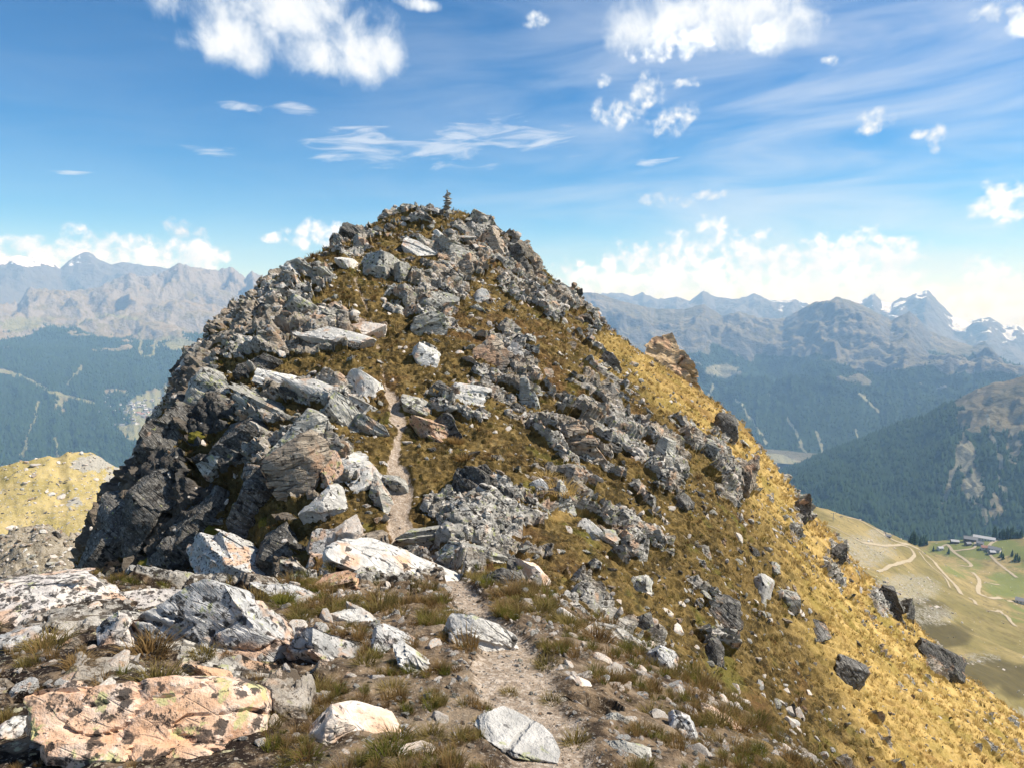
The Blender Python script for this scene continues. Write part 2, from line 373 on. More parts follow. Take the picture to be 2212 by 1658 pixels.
# ---------------------------------------------------------------- the ridge: control points on the ground
VIS = np.array([
(1190,1640,2.45),(1106,1560,2.95),(1110,1450,3.7),(1060,1350,5.2),(1010,1295,6.6),(950,1235,8.6),
(870,1250,7.6),(760,1330,5.4),(640,1420,4.0),(480,1500,3.2),(300,1600,2.6),(100,1640,2.5),(60,1450,3.4),(250,1330,4.6),(20,1330,4.7),(100,1262,5.6),(380,1285,5.6),(560,1290,6.0),(680,1250,7.2),
(1300,1560,3.0),(1250,1400,4.6),(1400,1600,3.0),(1600,1600,3.6),(1180,1290,7.0),(1500,1560,3.8),(1720,1640,3.9),
(880,1170,11),(860,1060,13.0),(860,1000,14.2),(855,900,17),(830,800,20.5),(800,700,25.5),(780,600,31.5),(860,520,38.5),(960,456,46),
(885,453,45),(1040,475,46),
(660,1100,11.8),(650,1000,13.2),(640,900,16),(600,800,20),(600,700,24.5),(700,560,34),
(420,1250,13.2),(400,1150,14.2),(420,1000,16.3),(480,880,18.5),(300,1200,14.6),(300,1100,15.4),(230,1240,14.5),
(1000,1200,10.2),(1100,1250,9),(1000,1000,15),(1000,850,20),(950,700,27),(950,600,34),
(1150,1150,11.2),(1150,1000,16),(1150,850,22),(1100,700,30),(1080,560,42),
(1300,1200,12),(1300,1050,17),(1300,900,23.5),(1250,760,32),
(1300,1350,7.5),(1450,1450,8.5),(1450,1300,12),(1450,1150,17),(1450,1000,23),(1430,880,32),
(1600,1500,10.5),(1600,1350,14),(1600,1200,19),(1600,1050,28),
(1750,1580,12),(1750,1450,16),(1750,1300,22),(1720,1180,32),
(1825,1480,17.5),(1900,1560,17),(1900,1420,25),(2050,1600,21),(2050,1520,30),(2190,1640,26),
(205,1195,15.6),(270,1060,17.2),(350,940,20),(413,840,23.5),(450,765,26.5),(500,700,30),(560,640,33.5),(640,580,37),(760,522,41),
(1110,530,46),(1150,590,44),(1210,650,43),(1290,710,43),(1400,775,46),(1500,850,50),(1580,905,50),(1650,980,48),(1710,1070,47),(1790,1150,47),(1880,1255,46),(1965,1335,45),(2060,1445,43),(2200,1545,42)], float)
VIS[:, 2] = np.where(VIS[:, 2] > 11, 11 + (VIS[:, 2] - 11) * 0.55, VIS[:, 2])      # a steep hill: its far side is not far
HID = []
for (u, v, Y, ax, ay, az_) in [(205,1195,15.6,-4,5,-5),(270,1060,17.2,-5,4,-6),(350,940,20,-5,3,-6),(413,840,23.5,-5,3,-6),(500,700,30,-6,3,-6.5),(640,580,37,-6,6,-6),(760,522,41,-5,8,-5),
        (885,453,45,-4,8,-4),(960,456,46,2,9,-4),(1110,530,46,5,8,-6),(1210,650,43,6,9,-6),(1290,710,43,7,9,-7),(1400,775,46,9,8,-8.5),(1500,850,50,9,9,-9),(1650,980,48,9,10,-11),(1790,1150,47,9,10,-12),(1965,1335,45,9,10,-13),(2200,1545,42,9,10,-14)]:
    Y = 11 + (Y - 11) * 0.55; ax, ay, az_ = ax * .7, ay * .7, az_ * .7
    q = at(u, v, Y); HID += [(q[0] + ax, q[1] + ay, q[2] + az_), (q[0] + ax * 2.6, q[1] + ay * 2.6, q[2] + az_ * 3.0)]
HID += [(0,0,-1.65),(-1.5,0,-1.75),(1.5,0,-2.0),(0,-5,-1.6),(-6,-3,-4),(6,-4,-5.5),(-4.5,2.5,-2.6),(-9,5,-8),(-9,8.5,-9),(-6.5,9.5,-7.2),(-4.2,9.6,-5.2),(-14,10,-12),(-14,3,-12),(5,1,-4.6),(9,2,-8.6),(14,3,-13),(20,6,-19),(30,14,-30),(25,-4,-24)]
class TPS:
    def __init__(s, P, lam=0.02):
        s.P = P; n = len(P); X = P[:, :2]; s.sc = np.abs(X).max(); X = X / s.sc
        d2 = ((X[:, None] - X[None]) ** 2).sum(-1)
        K = np.where(d2 > 0, d2 * np.log(d2 + 1e-12) * .5, 0) + lam * np.eye(n) * np.maximum(.003, np.hypot(X[:, 0], X[:, 1]))[:, None] / s.sc
        A = np.zeros((n + 3, n + 3)); A[:n, :n] = K; A[:n, n] = 1; A[:n, n + 1:] = X; A[n, :n] = 1; A[n + 1:, :n] = X.T
        b = np.zeros(n + 3); b[:n] = P[:, 2]; s.W = np.linalg.solve(A, b); s.X = X
    def __call__(s, x, y):
        x = np.asarray(x, float) / s.sc; y = np.asarray(y, float) / s.sc; sh_ = x.shape; x = x.ravel(); y = y.ravel(); n = len(s.X)
        out = s.W[n] + s.W[n + 1] * x + s.W[n + 2] * y
        for i in range(n):
            d2 = (x - s.X[i, 0]) ** 2 + (y - s.X[i, 1]) ** 2; out += s.W[i] * .5 * d2 * np.log(d2 + 1e-12)
        return out.reshape(sh_)
base = TPS(np.vstack([[at(*r) for r in VIS], np.array(HID)]), 0.0002)
def base_h(x, y):
    r = np.hypot(x, y)
    return base(x, y) - 0.03 * np.maximum(0, r - 43) ** 2
# cached grid for ray casting
gx0, gy0, gs = -50.0, -6.0, 0.2
_gx = np.arange(gx0, 80, gs); _gy = np.arange(gy0, 95, gs)
_GX, _GY = np.meshgrid(_gx, _gy); _GZ = base_h(_GX, _GY)
def hgrid(x, y):
    fx = np.clip((x - gx0) / gs, 0, len(_gx) - 1.01); fy = np.clip((y - gy0) / gs, 0, len(_gy) - 1.01)
    i = fx.astype(int); j = fy.astype(int); a = fx - i; b = fy - j
    return (_GZ[j, i] * (1 - a) + _GZ[j, i + 1] * a) * (1 - b) + (_GZ[j + 1, i] * (1 - a) + _GZ[j + 1, i + 1] * a) * b
def cast(u, v, hf=hgrid, t0=1.0, t1=90.0, st=1.004):
    """where the lines of sight through picture points meet the ground; nan if they miss"""
    a, y, z = ray(np.atleast_1d(u), np.atleast_1d(v)); T = np.full(a.shape, np.nan); t = t0
    while t < t1:
        ins = (z * t < hf(a * t, y * t)) & np.isnan(T); T[ins] = t; t *= st
        if not np.isnan(T).any(): break
    return np.stack([a * T, y * T, z * T], -1)
def to_uv(P):
    yc = P[..., 1] * CP - P[..., 2] * SP; zc = P[..., 1] * SP + P[..., 2] * CP
    yc = np.where(yc > 0.05, yc, 0.05)
    return 1106 + F * P[..., 0] / yc, 829 - F * zc / yc

# ---------------------------------------------------------------- the ridge mesh (polar grid, finer towards the viewer)
azs = np.radians(np.concatenate([np.linspace(-85, -43, 60, endpoint=False), np.linspace(-43, 43, 660, endpoint=False), np.linspace(43, 85, 60)]))
rs = np.concatenate([np.geomspace(0.5, 1.9, 40, endpoint=False), np.geomspace(1.9, 9.0, 250, endpoint=False), np.geomspace(9.0, 43, 450, endpoint=False), np.geomspace(43, 85, 40)])
NR, NA = len(rs), len(azs)
RR, AA = np.meshgrid(rs, azs, indexing='ij')
X = RR * np.sin(AA); Y = RR * np.cos(AA); Z = base_h(X, Y)
P0 = np.stack([X, Y, Z], -1); N0 = grid_normals(P0)
U, V_ = to_uv(P0)
front = (Y > 0.5)
def paint(lst):
    s = np.zeros(X.shape)
    for (u, v, ru, rv, k) in lst:
        q = ((U - u) / ru) ** 2 + ((V_ - v) / rv) ** 2
        s = np.maximum(s, k * np.clip(1.25 - q, 0, 1) * front)
    return s
ROCKY = [(330,1130,170,180,1),(300,1000,110,120,1),(480,900,120,130,.85),(430,800,60,90,.9),(560,720,120,90,.8),(640,620,110,60,.75),(650,850,210,90,.7),(640,1000,140,140,.95),(700,720,120,70,.7),
 (930,650,110,120,.75),(1000,540,120,70,.85),(1120,590,60,80,.95),(1200,660,70,50,.9),(1270,700,40,40,.9),(1080,800,110,110,.8),(1000,880,120,60,.6),(1150,900,100,80,.65),(1290,860,70,90,.75),(1240,980,90,100,.75),(1330,970,80,90,.6),
 (1430,1010,60,110,.8),(1580,1010,60,110,.9),(1500,940,60,60,.7),(1390,1140,90,110,.6),(1040,1100,150,80,.75),(1000,1170,200,60,.5),(1290,1290,90,70,.5),(1540,1370,70,100,.8),(1400,1420,60,60,.7),(1500,1250,60,80,.5),
 (1720,1100,30,80,.9),(1800,1200,30,60,.9),(1900,1300,40,50,.9),(2020,1430,40,50,.8),(1670,1040,30,60,.8),(760,520,90,40,.7),(880,480,80,40,.6),(1160,1060,70,80,.5),(1320,1380,60,60,.4),
 (110,1310,230,70,.95),(330,1330,200,60,.7),(120,1450,200,90,.45),(250,1480,120,60,.4),(480,1380,200,110,.6),(640,1500,80,60,.35),(800,1380,160,70,.55),(560,1240,140,80,.8),(870,1240,180,60,.6),(700,1150,130,110,.8),(1070,1390,90,50,.4),(1340,1540,90,60,.35),(1450,1600,120,60,.35)]
PATH_UV = [(1205,1655),(1185,1600),(1170,1540),(1120,1490),(1110,1440),(1095,1400),(1065,1355),(1020,1305),(985,1255),(940,1215),(885,1175),(858,1120),(868,1070),(862,1030),(850,1000),(858,960),(868,925),(850,880),(832,830),(822,780),(815,730),(800,690),(785,650),(768,610),(775,575),(800,545)]
PATH_W = [.20,.20,.22,.24,.24,.20,.18,.16,.14,.20,.24,.18,.24,.24,.14,.16,.22,.24,.22,.26,.26,.26,.28,.26,.25,.1]
path_pts = cast([p_[0] for p_ in PATH_UV], [p_[1] for p_ in PATH_UV])
pd = np.full(X.shape, 9.0)
for i in range(len(path_pts) - 1):
    a = path_pts[i, :2]; b = path_pts[i + 1, :2]; ab_ = b - a
    tt = np.clip(((X - a[0]) * ab_[0] + (Y - a[1]) * ab_[1]) / (ab_ @ ab_ + 1e-9), 0, 1)
    wd = PATH_W[i] * (1 - tt) + PATH_W[i + 1] * tt
    pd = np.minimum(pd, np.hypot(X - a[0] - tt * ab_[0], Y - a[1] - tt * ab_[1]) / wd)
path = np.clip(1.5 - pd + (0.5 + 0.6 * sst(RR, 11, 16)) * fbm(X * 1.1, Y * 1.1, 4, 33) - 0.45 * sst(RR, 11, 14) - 0.50 * sst(RR, 14.5, 19), 0, 1)
cx = (X + 0.55 * Z) * 1.25; cy = (Y + 0.8 * Z) * 1.25              # stretch along steep faces
nz = fbm(cx * 0.55, cy * 0.55, 5, 3); nz2 = fbm(cx * 1.7, cy * 1.7, 4, 40)
painted = paint(ROCKY) - 0.45 * paint([(640,790,130,36,1),(540,850,60,40,.8),(700,655,50,30,.8),(800,760,50,80,.9),(480,960,60,36,.7),(560,1060,60,60,.6),(880,560,60,40,.8),(870,760,40,90,1),(890,1000,50,110,1),(1020,720,60,80,.8),(1190,760,60,60,.7)])
right = sst(U, 1120, 1300)
painted = painted * (1 - 0.12 * right) - 0.9 * paint([(1340,745,60,30,1),(1400,790,50,34,1),(1450,840,56,44,1),(1520,890,44,40,1),(1600,960,34,40,1),(1655,1020,34,50,1),(1690,1090,26,50,.8),(1760,1150,30,50,.6),(1240,700,40,30,.5)])
side = np.where(front & (U > -300) & (U < 2500), painted, 0.45)
along = X * 0.93 - Y * 0.36 - 0.3 * Z; across = X * 0.36 + Y * 0.93 + 0.35 * Z
rib = fbm(along * 0.22 + 0.3 * nz, across * 0.95, 4, 500); rib2 = fbm(along * 0.8 + 0.3 * nz, across * 2.8, 4, 510)
rock = sst(side * 0.74 + nz * 0.22 + rib * 0.75 + rib2 * 0.75 + nz2 * 0.4, 0.46, 0.58)
rock = rock * (1 - 0.85 * sst(path, 0.2, 0.7))
left_shade = sst(paint([(330,1130,190,190,1),(300,1000,110,130,.9),(450,950,110,110,.75),(420,830,60,80,.6),(590,1190,100,110,.9),(480,1060,100,80,.8),(560,1000,60,60,.4)]) + 0.35 * nz, 0.25, 0.75) * (RR > 9.5)  # mask of the shaded left face, whose shade is deepened by colour
# gold flank: right of a wandering line down the face
gl = U - np.interp(V_, [450, 700, 800, 900, 1000, 1100, 1200, 1300, 1400, 1500, 1658], [1300, 1380, 1450, 1490, 1560, 1620, 1630, 1660, 1690, 1750, 1860])
gold = sst(gl / 170 + nz * 0.7 + rib * 0.9, -0.3, 0.9) * (RR > 5)
gold = np.maximum(gold, 0.9 * paint([(1340,745,60,34,.75),(1400,795,60,44,.9),(1460,850,70,54,.95),(1530,910,60,60,1),(1610,990,60,70,1),(1665,1060,60,80,1),(1215, 1080, 60, 40, 1), (1310, 800, 60, 50, .6)]))
near = sst(9.5 - RR + nz * 2, 0.0, 2.5) * np.where(U < 1500, 1.0, sst(1750 - U, 0, 250))
amp = np.clip(RR / 15.0, 0.16, 1.0)
sc_ = 0.5 * X + 0.866 * Z - 0.22 * Y + 0.35 * nz + 0.10 * nz2
def saw(v_): f = v_ - np.floor(v_); return f * sst(1 - f, 0, 0.16)
h1_ = hsh(np.floor(sc_ / 0.85).astype(np.int64), np.zeros(X.shape, np.int64), 77); ledge = 0.30 * saw(sc_ / 0.85) * (0.4 + 1.2 * h1_) + 0.12 * saw(sc_ / 0.31 + nz2 * 0.4)
def rot(x, y, a): return x * math.cos(a) + y * math.sin(a), -x * math.sin(a) + y * math.cos(a)
ax_, ay_ = rot(cx, cy, 0.5)
c1, e1 = cells(ax_ / 3.8, ay_ / 1.5, 1, (-0.5, 0.35)); c2, e2 = cells(ax_ / 1.7 + nz, ay_ / 0.6, 2, (-0.5, 0.4)); c3, e3 = cells(ax_ / 0.62 + nz2, ay_ / 0.25, 3, (-0.5, 0.4))
c4, e4 = cells(ax_ / 0.2, ay_ / 0.11, 4, (-0.6, 0.1))
farw = sst(RR, 5, 11)
disp = rock * (farw * ledge + (0.36 * (c1 - 0.45) - 0.14 * sst(0.12 - e1, 0, .12)) + (0.25 + 0.75 * farw) * (0.20 * (c2 - 0.45) - 0.10 * sst(0.14 - e2, 0, .14)) + (0.4 + 0.6 * farw) * (0.06 * (c3 - 0.4) - 0.06 * sst(0.16 - e3, 0, .16)) + 0.025 * (c4 - 0.4))
disp *= 0.8
disp += amp * (0.16 * fbm(cx * 0.45, cy * 0.45, 3, 70) + 0.10 * nz2) + 0.018 * fbm(cx * 7, cy * 7, 3, 90) * (1 - rock) + 0.05 * rock * amp
# crags on the golden flank and lumps in the turf
tus = np.clip(fbm(cx * 2.6, cy * 2.6, 3, 120), 0, 1)
disp += (1 - rock) * amp * (0.20 * tus + 0.07 * fbm(cx * 6, cy * 6, 2, 125))
disp = disp * (1 - 0.8 * sst(path, 0.1, 0.6)) - 0.05 * sst(path, 0.2, 0.8)
lim = np.clip(RR * 0.06, 0.06, 3)
disp = np.clip(disp, -lim, lim * 1.3)
P1 = P0 + N0 * disp[..., None]
N1 = grid_normals(P1)
me = mesh_np('ridge', P1.reshape(-1, 3), grid_faces(NR, NA)[:, ::-1], M['ridge'])
me.set_sharp_from_angle(angle=R(24))
set_attr(me, 'm', np.stack([rock, path, gold, nz * 0.5 + 0.5], -1).reshape(-1, 4))
crust = near * sst(620 - U + 150 * nz, -80, 120)
set_attr(me, 'm2', np.stack([near, left_shade, crust, near * 0], -1).reshape(-1, 4))
tag(link('ridge_terrain', me), kind='structure')

# ---------------------------------------------------------------- far land
def far_mat(name, forest, meadow1, meadow2, rockc, snow=(0.85, 0.87, 0.9), clear=(0.34, 0.30, 0.20), k=1.0):
    m, t = new_mat(name)
    pos = t.node('ShaderNodeNewGeometry').outputs['Position']
    at_ = t.node('ShaderNodeAttribute', attribute_name='m')
    fo, ro, sn = t.xyz(at_.outputs['Color']); cl = at_.outputs['Alpha']
    n1 = t.noise(pos, 0.0022 * k, 5.0, 0.6); n2 = t.noise(pos, 0.012 * k, 4.0, 0.65)
    c = t.mix(t.ss(n1, 0.35, 0.65), meadow1, meadow2)
    c = t.mix(t.m('MULTIPLY', t.ss(n2, 0.5, 0.7), 0.4), c, tuple(x * 0.55 for x in meadow1))
    e = t.m('MULTIPLY', t.m('SUBTRACT', n2, 0.5), 1.1)
    c = t.mix(t.ss(t.m('ADD', ro, e), 0.4, 0.6), c, t.mix(n2, tuple(x * 0.6 for x in rockc), tuple(min(1, x * 1.35) for x in rockc)))
    c = t.mix(t.ss(t.m('ADD', fo, t.m('MULTIPLY', e, 0.8)), 0.4, 0.6), c, t.mix(n2, tuple(x * 0.6 for x in forest), tuple(x * 1.4 for x in forest)))
    c = t.mix(t.ss(t.m('ADD', cl, t.m('MULTIPLY', e, 0.6)), 0.4, 0.6), c, clear)
    c = t.mix(t.ss(t.m('ADD', sn, e), 0.4, 0.6), c, snow)
    bh = t.noise(pos, 0.0035 * k, 7.0, 0.62)
    finish(t, c, 0.95, bh, 1.0, 130.0 / k, spec=0.05)
    return m
class Polar:
    """a stretch of country as seen from the viewpoint: heights over (azimuth, distance)"""
    def __init__(s, u0, u1, na, r0, r1, nr):
        s.az = np.linspace(float(azel(u0, 700)[0]), float(azel(u1, 700)[0]), na)
        s.r = np.geomspace(r0, r1, nr)
        s.RR, s.AA = np.meshgrid(s.r, s.az, indexing='ij')
        s.X = s.RR * np.sin(s.AA); s.Y = s.RR * np.cos(s.AA)
    def sky(s, pts, jag=0.0, seed=0, fr=60.0):
        a = np.array([azel(u, v) for u, v in pts]); o = np.argsort(a[:, 0])
        tn = np.interp(s.az, a[o, 0], np.tan(a[o, 1]))
        return tn + jag * fbm(s.az * fr, s.az * 0 + seed, 4, seed)
    def fit(s, tn, wgt, n=3, upto=None):
        """lift or lower the crest so that the skyline follows tn"""
        for _ in range(n):
            q = s.Z / s.RR
            if upto is not None: q = np.where(s.RR <= upto, q, -9)
            cor = tn - q.max(0); kk = np.exp(-0.5 * (np.arange(-8, 9) / 3.0) ** 2); cor = np.convolve(np.pad(cor, 8, 'edge'), kk / kk.sum(), 'valid')
            s.Z = s.Z + cor[None] * s.RR * wgt
    def prof(s, knots):
        """knots: list of (r, z(az) array or number), linear in between"""
        Z = np.zeros(s.RR.shape)
        rk = np.array([k[0] for k in knots], float)
        zk = np.stack([np.broadcast_to(k[1], s.az.shape) for k in knots])
        for i in range(len(rk) - 1):
            t = np.clip((s.r - rk[i]) / (rk[i + 1] - rk[i]), 0, 1)
            if i == 0: Z += zk[0][None] + t[:, None] * (zk[1] - zk[0])[None]
            else: Z += t[:, None] * (zk[i + 1] - zk[i])[None]
        s.Z = Z
    def done(s):
        s.P = np.stack([s.X, s.Y, s.Z], -1); s.N = grid_normals(s.P); s.u, s.v = to_uv(s.P)
    def paint(s, lst):
        o = np.zeros(s.RR.shape)
        for (u, v, ru, rv, k) in lst: o = np.maximum(o, k * np.clip(1.25 - ((s.u - u) / ru) ** 2 - ((s.v - v) / rv) ** 2, 0, 1))
        return o
    def lines(s, lst, wd):
        o = np.zeros(s.RR.shape); su = s.u + 9 * fbm(s.u / 28, s.v / 28, 3, 400); sv_ = s.v + 5 * fbm(s.u / 20, s.v / 20, 3, 410); wd = wd * (1 + 0.7 * fbm(s.u / 14, s.v / 14, 3, 420))
        for ln in lst:
            for (a, b) in zip(ln[:-1], ln[1:]):
                a = np.array(a, float); b = np.array(b, float); ab = b - a
                t = np.clip(((su - a[0]) * ab[0] + (sv_ - a[1]) * ab[1]) / (ab @ ab), 0, 1)
                o = np.maximum(o, np.clip(1.5 - np.hypot(su - a[0] - t * ab[0], sv_ - a[1] - t * ab[1]) / wd, 0, 1))
        return o
    def build(s, name, mat, m):
        me = mesh_np(name, s.P.reshape(-1, 3), grid_faces(len(s.r), len(s.az))[:, ::-1], mat)
        set_attr(me, 'm', np.stack(m, -1).reshape(-1, 4))
        return tag(link(name, me), kind='structure')
    def z_at(s, x, y):
        r = np.hypot(x, y); a = np.arctan2(x, y)
        fi = np.clip(np.interp(r, s.r, np.arange(len(s.r))), 0, len(s.r) - 1.001); fj = np.clip(np.interp(a, s.az, np.arange(len(s.az))), 0, len(s.az) - 1.001)
        i = fi.astype(int); j = fj.astype(int); p_ = fi - i; q = fj - j
        return (s.Z[i, j] * (1 - p_) + s.Z[i + 1, j] * p_) * (1 - q) + (s.Z[i, j + 1] * (1 - p_) + s.Z[i + 1, j + 1] * p_) * q
    def cast(s, u, v):
        return cast(u, v, lambda x, y: s.z_at(x, y), s.r[0] / 1.35, s.r[-1] * 1.1, 1.0015)
    def scatter(s, mask, n, rng):
        w_ = (mask * s.RR ** 2).ravel(); w_ = w_ / w_.sum()
        k = rng.choice(len(w_), n, p=w_); i = k // len(s.az); j = k % len(s.az)
        i2 = np.clip(i + rng.uniform(-.5, .5, n), 0, len(s.r) - 1.01); j2 = np.clip(j + rng.uniform(-.5, .5, n), 0, len(s.az) - 1.01)
        r = np.interp(i2, np.arange(len(s.r)), s.r); a = np.interp(j2, np.arange(len(s.az)), s.az)
        x = r * np.sin(a); y = r * np.cos(a)
        return np.stack([x, y, s.z_at(x, y)], -1)

FOREST = (0.020, 0.040, 0.018)
# --- A: the wooded valley side on the left with the village, meadows and peaks above
A = Polar(-260, 800, 330, 4100, 14200, 300)
skA = A.sky([(-260,650),(-100,640),(0,655),(40,655),(60,622),(150,628),(210,622),(240,606),(280,590),(310,598),(350,590),(385,568),(410,575),(430,579),(470,584),(500,576),(530,600),(545,584),(580,606),(640,622),(800,640)], 0.0016, 5, 90)
A.prof([(4100, -1125), (5600, -930), (9000, -380), (12300, skA * 12300), (14200, skA * 12300 - 900)])
wA = sst(A.RR, 8800, 12200)
gul = ridged(A.X / 1300 + 0.35 * fbm(A.X / 900, A.Y / 900, 3, 2), A.Y / 1300, 6, 11, 0.56); gul2 = ridged(A.AA * 38, A.RR / 5200, 4, 14)
A.Z += (gul - 0.62) * (90 + 420 * sst(A.RR, 7500, 11000)) + (gul2 - 0.6) * (75 * sst(A.RR, 4300, 5600) * (1 - sst(A.RR, 7000, 9000)))
A.fit(skA, sst(A.RR, 9500, 12300), 3, 13000)
A.done()
nA_ = fbm(A.X / 900, A.Y / 900, 5, 21); nA2 = fbm(A.X / 260, A.Y / 260, 4, 25)
clrA = np.maximum.reduce([A.paint([(330,885,70,45,.9),(380,870,60,60,.8),(300,930,50,30,.6),(130,870,22,40,.5),(230,1025,38,14,.8),(40,700,60,22,.7),(95,690,40,16,.5),(390,745,45,16,.8),(350,735,26,10,.5),(250,850,50,14,.5)]),
    0.95 * A.lines([[(300,716),(302,745),(306,772)],[(306,772),(330,768),(338,740),(372,725)],[(372,725),(400,742),(418,762)],[(48,985),(70,920),(82,870)],[(0,800),(50,815),(110,845),(200,870)],[(255,920),(300,940),(360,962)],[(118,945),(125,990)],[(150,830),(178,790)],[(170,700),(230,680),(300,690)]], 3.0)])
treeA = -390 + 150 * nA_ + 70 * nA2 + 120 * np.exp(-((A.u - 100) / 60) ** 2) - 40 * np.exp(-((A.u - 260) / 80) ** 2)
forA = sst(treeA - A.Z, 0, 60) * (1 - sst(clrA + 0.5 * nA2, 0.35, 0.6)) * (1 - 0.8 * sst(gul2 + 0.25 * nA2, 0.98, 1.05))
rockA = np.maximum(sst(A.Z + 250 * nA_, 120, 420), sst(0.86 - A.N[..., 2], 0, .1) * (A.Z > -420))
snowA = np.zeros_like(A.Z)
mA = far_mat('far_left_slope', FOREST, (0.27, 0.22, 0.145), (0.19, 0.17, 0.095), (0.25, 0.225, 0.19), clear=(0.22, 0.215, 0.11), k=1.0)
A.build('valley_side', mA, [forA, rockA * 0.9, snowA, clrA])
# --- B: the hazy range beyond it
B = Polar(-300, 760, 260, 13800, 18200, 90)
skB = B.sky([(-300,575),(0,558),(40,553),(90,553),(110,567),(130,580),(150,562),(170,550),(183,545),(200,548),(212,560),(240,572),(265,566),(300,572),(340,576),(390,586),(450,598),(520,610),(760,640)], 0.0022, 8, 110)
B.prof([(13800, -700), (16800, skB * 16800), (18200, skB * 16800 - 900)])
gB = ridged(B.X / 1900, B.Y / 1900, 5, 51)
B.Z += (gB - 0.6) * 800 * sst(B.RR, 13800, 14800) * (1 - 0.7 * sst(B.RR, 15700, 16800))
B.fit(skB, sst(B.RR, 14800, 16800), 3, 17300); B.done()
snB = sst(B.Z + 160 * fbm(B.X / 700, B.Y / 700, 4, 61), 560, 760) * sst(B.N[..., 2], 0.62, 0.8) * np.exp(-((B.u - 60) / 110) ** 2) * 1.2
mB = far_mat('far_range', FOREST, (0.13, 0.125, 0.115), (0.17, 0.16, 0.14), (0.12, 0.115, 0.11), k=0.6)
B.build('mountain_range', mB, [B.Z * 0, B.Z * 0 + 0.6, snB, B.Z * 0])
# --- C: the mountain side across the right-hand valley
C = Polar(1080, 2480, 430, 5000, 12500, 290)
skC = C.sky([(1080,640),(1150,630),(1228,633),(1285,632),(1340,650),(1415,667),(1478,668),(1519,657),(1561,682),(1597,673),(1639,686),(1664,688),(1694,688),(1735,665),(1764,651),(1790,650),(1806,641),(1830,647),(1865,660),(1895,676),(1926,692),(1945,682),(1966,672),(1985,690),(2010,717),(2060,735),(2101,748),(2128,737),(2168,778),(2212,795),(2480,840)], 0.0014, 9, 120)
toe = -1120 + 420 * sst(C.az, float(azel(1850, 800)[0]), float(azel(2250, 800)[0]))
C.prof([(5000, toe - 20), (5200, toe), (10200, skC * 10200), (12500, skC * 10200 - 1000)])
sp = ridged((C.X * 0.8 + C.Y * 0.3) / 1500 + 0.3 * fbm(C.X / 2000, C.Y / 2000, 3, 3), (C.Y - C.X * 0.25) / 2600, 6, 72, 0.56)
sp2 = ridged(C.AA * 42, C.RR / 4500, 4, 77)
mid = sst(C.RR, 5200, 7200) * (1 - 0.55 * sst(C.RR, 8800, 10200))
C.Z += (sp - 0.62) * 620 * mid + (sp2 - 0.6) * 75 * sst(C.RR, 5200, 6000) * (1 - sst(C.RR, 6500, 8500))
C.fit(skC, sst(C.RR, 7600, 10200), 3, 10800); C.done()
nC = fbm(C.X / 900, C.Y / 900, 5, 81); nC2 = fbm(C.X / 240, C.Y / 240, 4, 85)
clrC = np.maximum.reduce([C.paint([(1665,990,45,14,.9),(1690,1000,50,16,.7),(1560,800,55,22,.55),(1680,850,60,14,.4)]), 0.9 * C.lines([[(1590,860),(1640,930),(1655,955)],[(1700,900),(1740,975)],[(1860,850),(1900,890)],[(1760,930),(1780,975)],[(1540,830),(1530,860),(1510,880)],[(1850,930),(1868,960)]], 2.6)])
treeC = -560 - 60 * sst(C.az, 0.3, 0.5) + 210 * nC + 80 * nC2
forC = sst(treeC - C.Z, 0, 60) * (1 - sst(clrC + 0.4 * nC2, 0.35, 0.6)) * (1 - 0.75 * sst(sp2 + 0.25 * nC2, 0.96, 1.04)) * (C.Z > -1105)
rockC = np.maximum(sst(C.Z + 220 * nC, -60, 160) * 0.8, sst(0.85 - C.N[..., 2], 0, .12))
mC = far_mat('far_right_slope', FOREST, (0.21, 0.19, 0.145), (0.125, 0.12, 0.08), (0.125, 0.125, 0.125), clear=(0.25, 0.245, 0.16))
C.build('mountain_side', mC, [forC, rockC, C.Z * 0, clrC])
# --- H: glaciers and snow peaks far behind on the right
H = Polar(1050, 2480, 380, 12700, 18600, 110)
skH = H.sky([(1050,650),(1230,636),(1343,633),(1365,640),(1389,632),(1421,647),(1462,641),(1490,650),(1519,628),(1545,641),(1587,646),(1610,642),(1629,633),(1660,647),(1690,650),(1712,644),(1748,657),(1790,662),(1831,652),(1865,648),(1888,632),(1904,651),(1925,655),(1946,642),(1965,640),(1977,634),(2003,625),(2024,648),(2060,685),(2091,694),(2138,685),(2169,704),(2195,702),(2230,712),(2480,720)], 0.0016, 12, 140)
H.prof([(12700, -1150), (14700, skH * 14700 - 480), (17200, skH * 17200), (18600, skH * 17200 - 900)])
gH = ridged(H.X / 1700, H.Y / 1700, 5, 91)
H.Z += (gH - 0.6) * 600 * sst(H.RR, 12700, 14000) * (1 - 0.65 * sst(H.RR, 16000, 17200))
H.fit(skH, sst(H.RR, 14500, 17200), 3, 17700); H.done()
snH = np.maximum(sst(H.Z - skH[None] * 17200 + 420 + 260 * fbm(H.X / 900, H.Y / 900, 4, 95), 0, 240) * sst(H.N[..., 2] + 0.35 * fbm(H.X / 500, H.Y / 500, 4, 97), 0.74, 0.95), 0) * sst(H.u, 1450, 1900)
mH = far_mat('glacier_range', FOREST, (0.17, 0.165, 0.16), (0.14, 0.135, 0.135), (0.14, 0.135, 0.135), k=0.6)
H.build('glacier_range', mH, [H.Z * 0, H.Z * 0 + 0.6, snH, H.Z * 0])
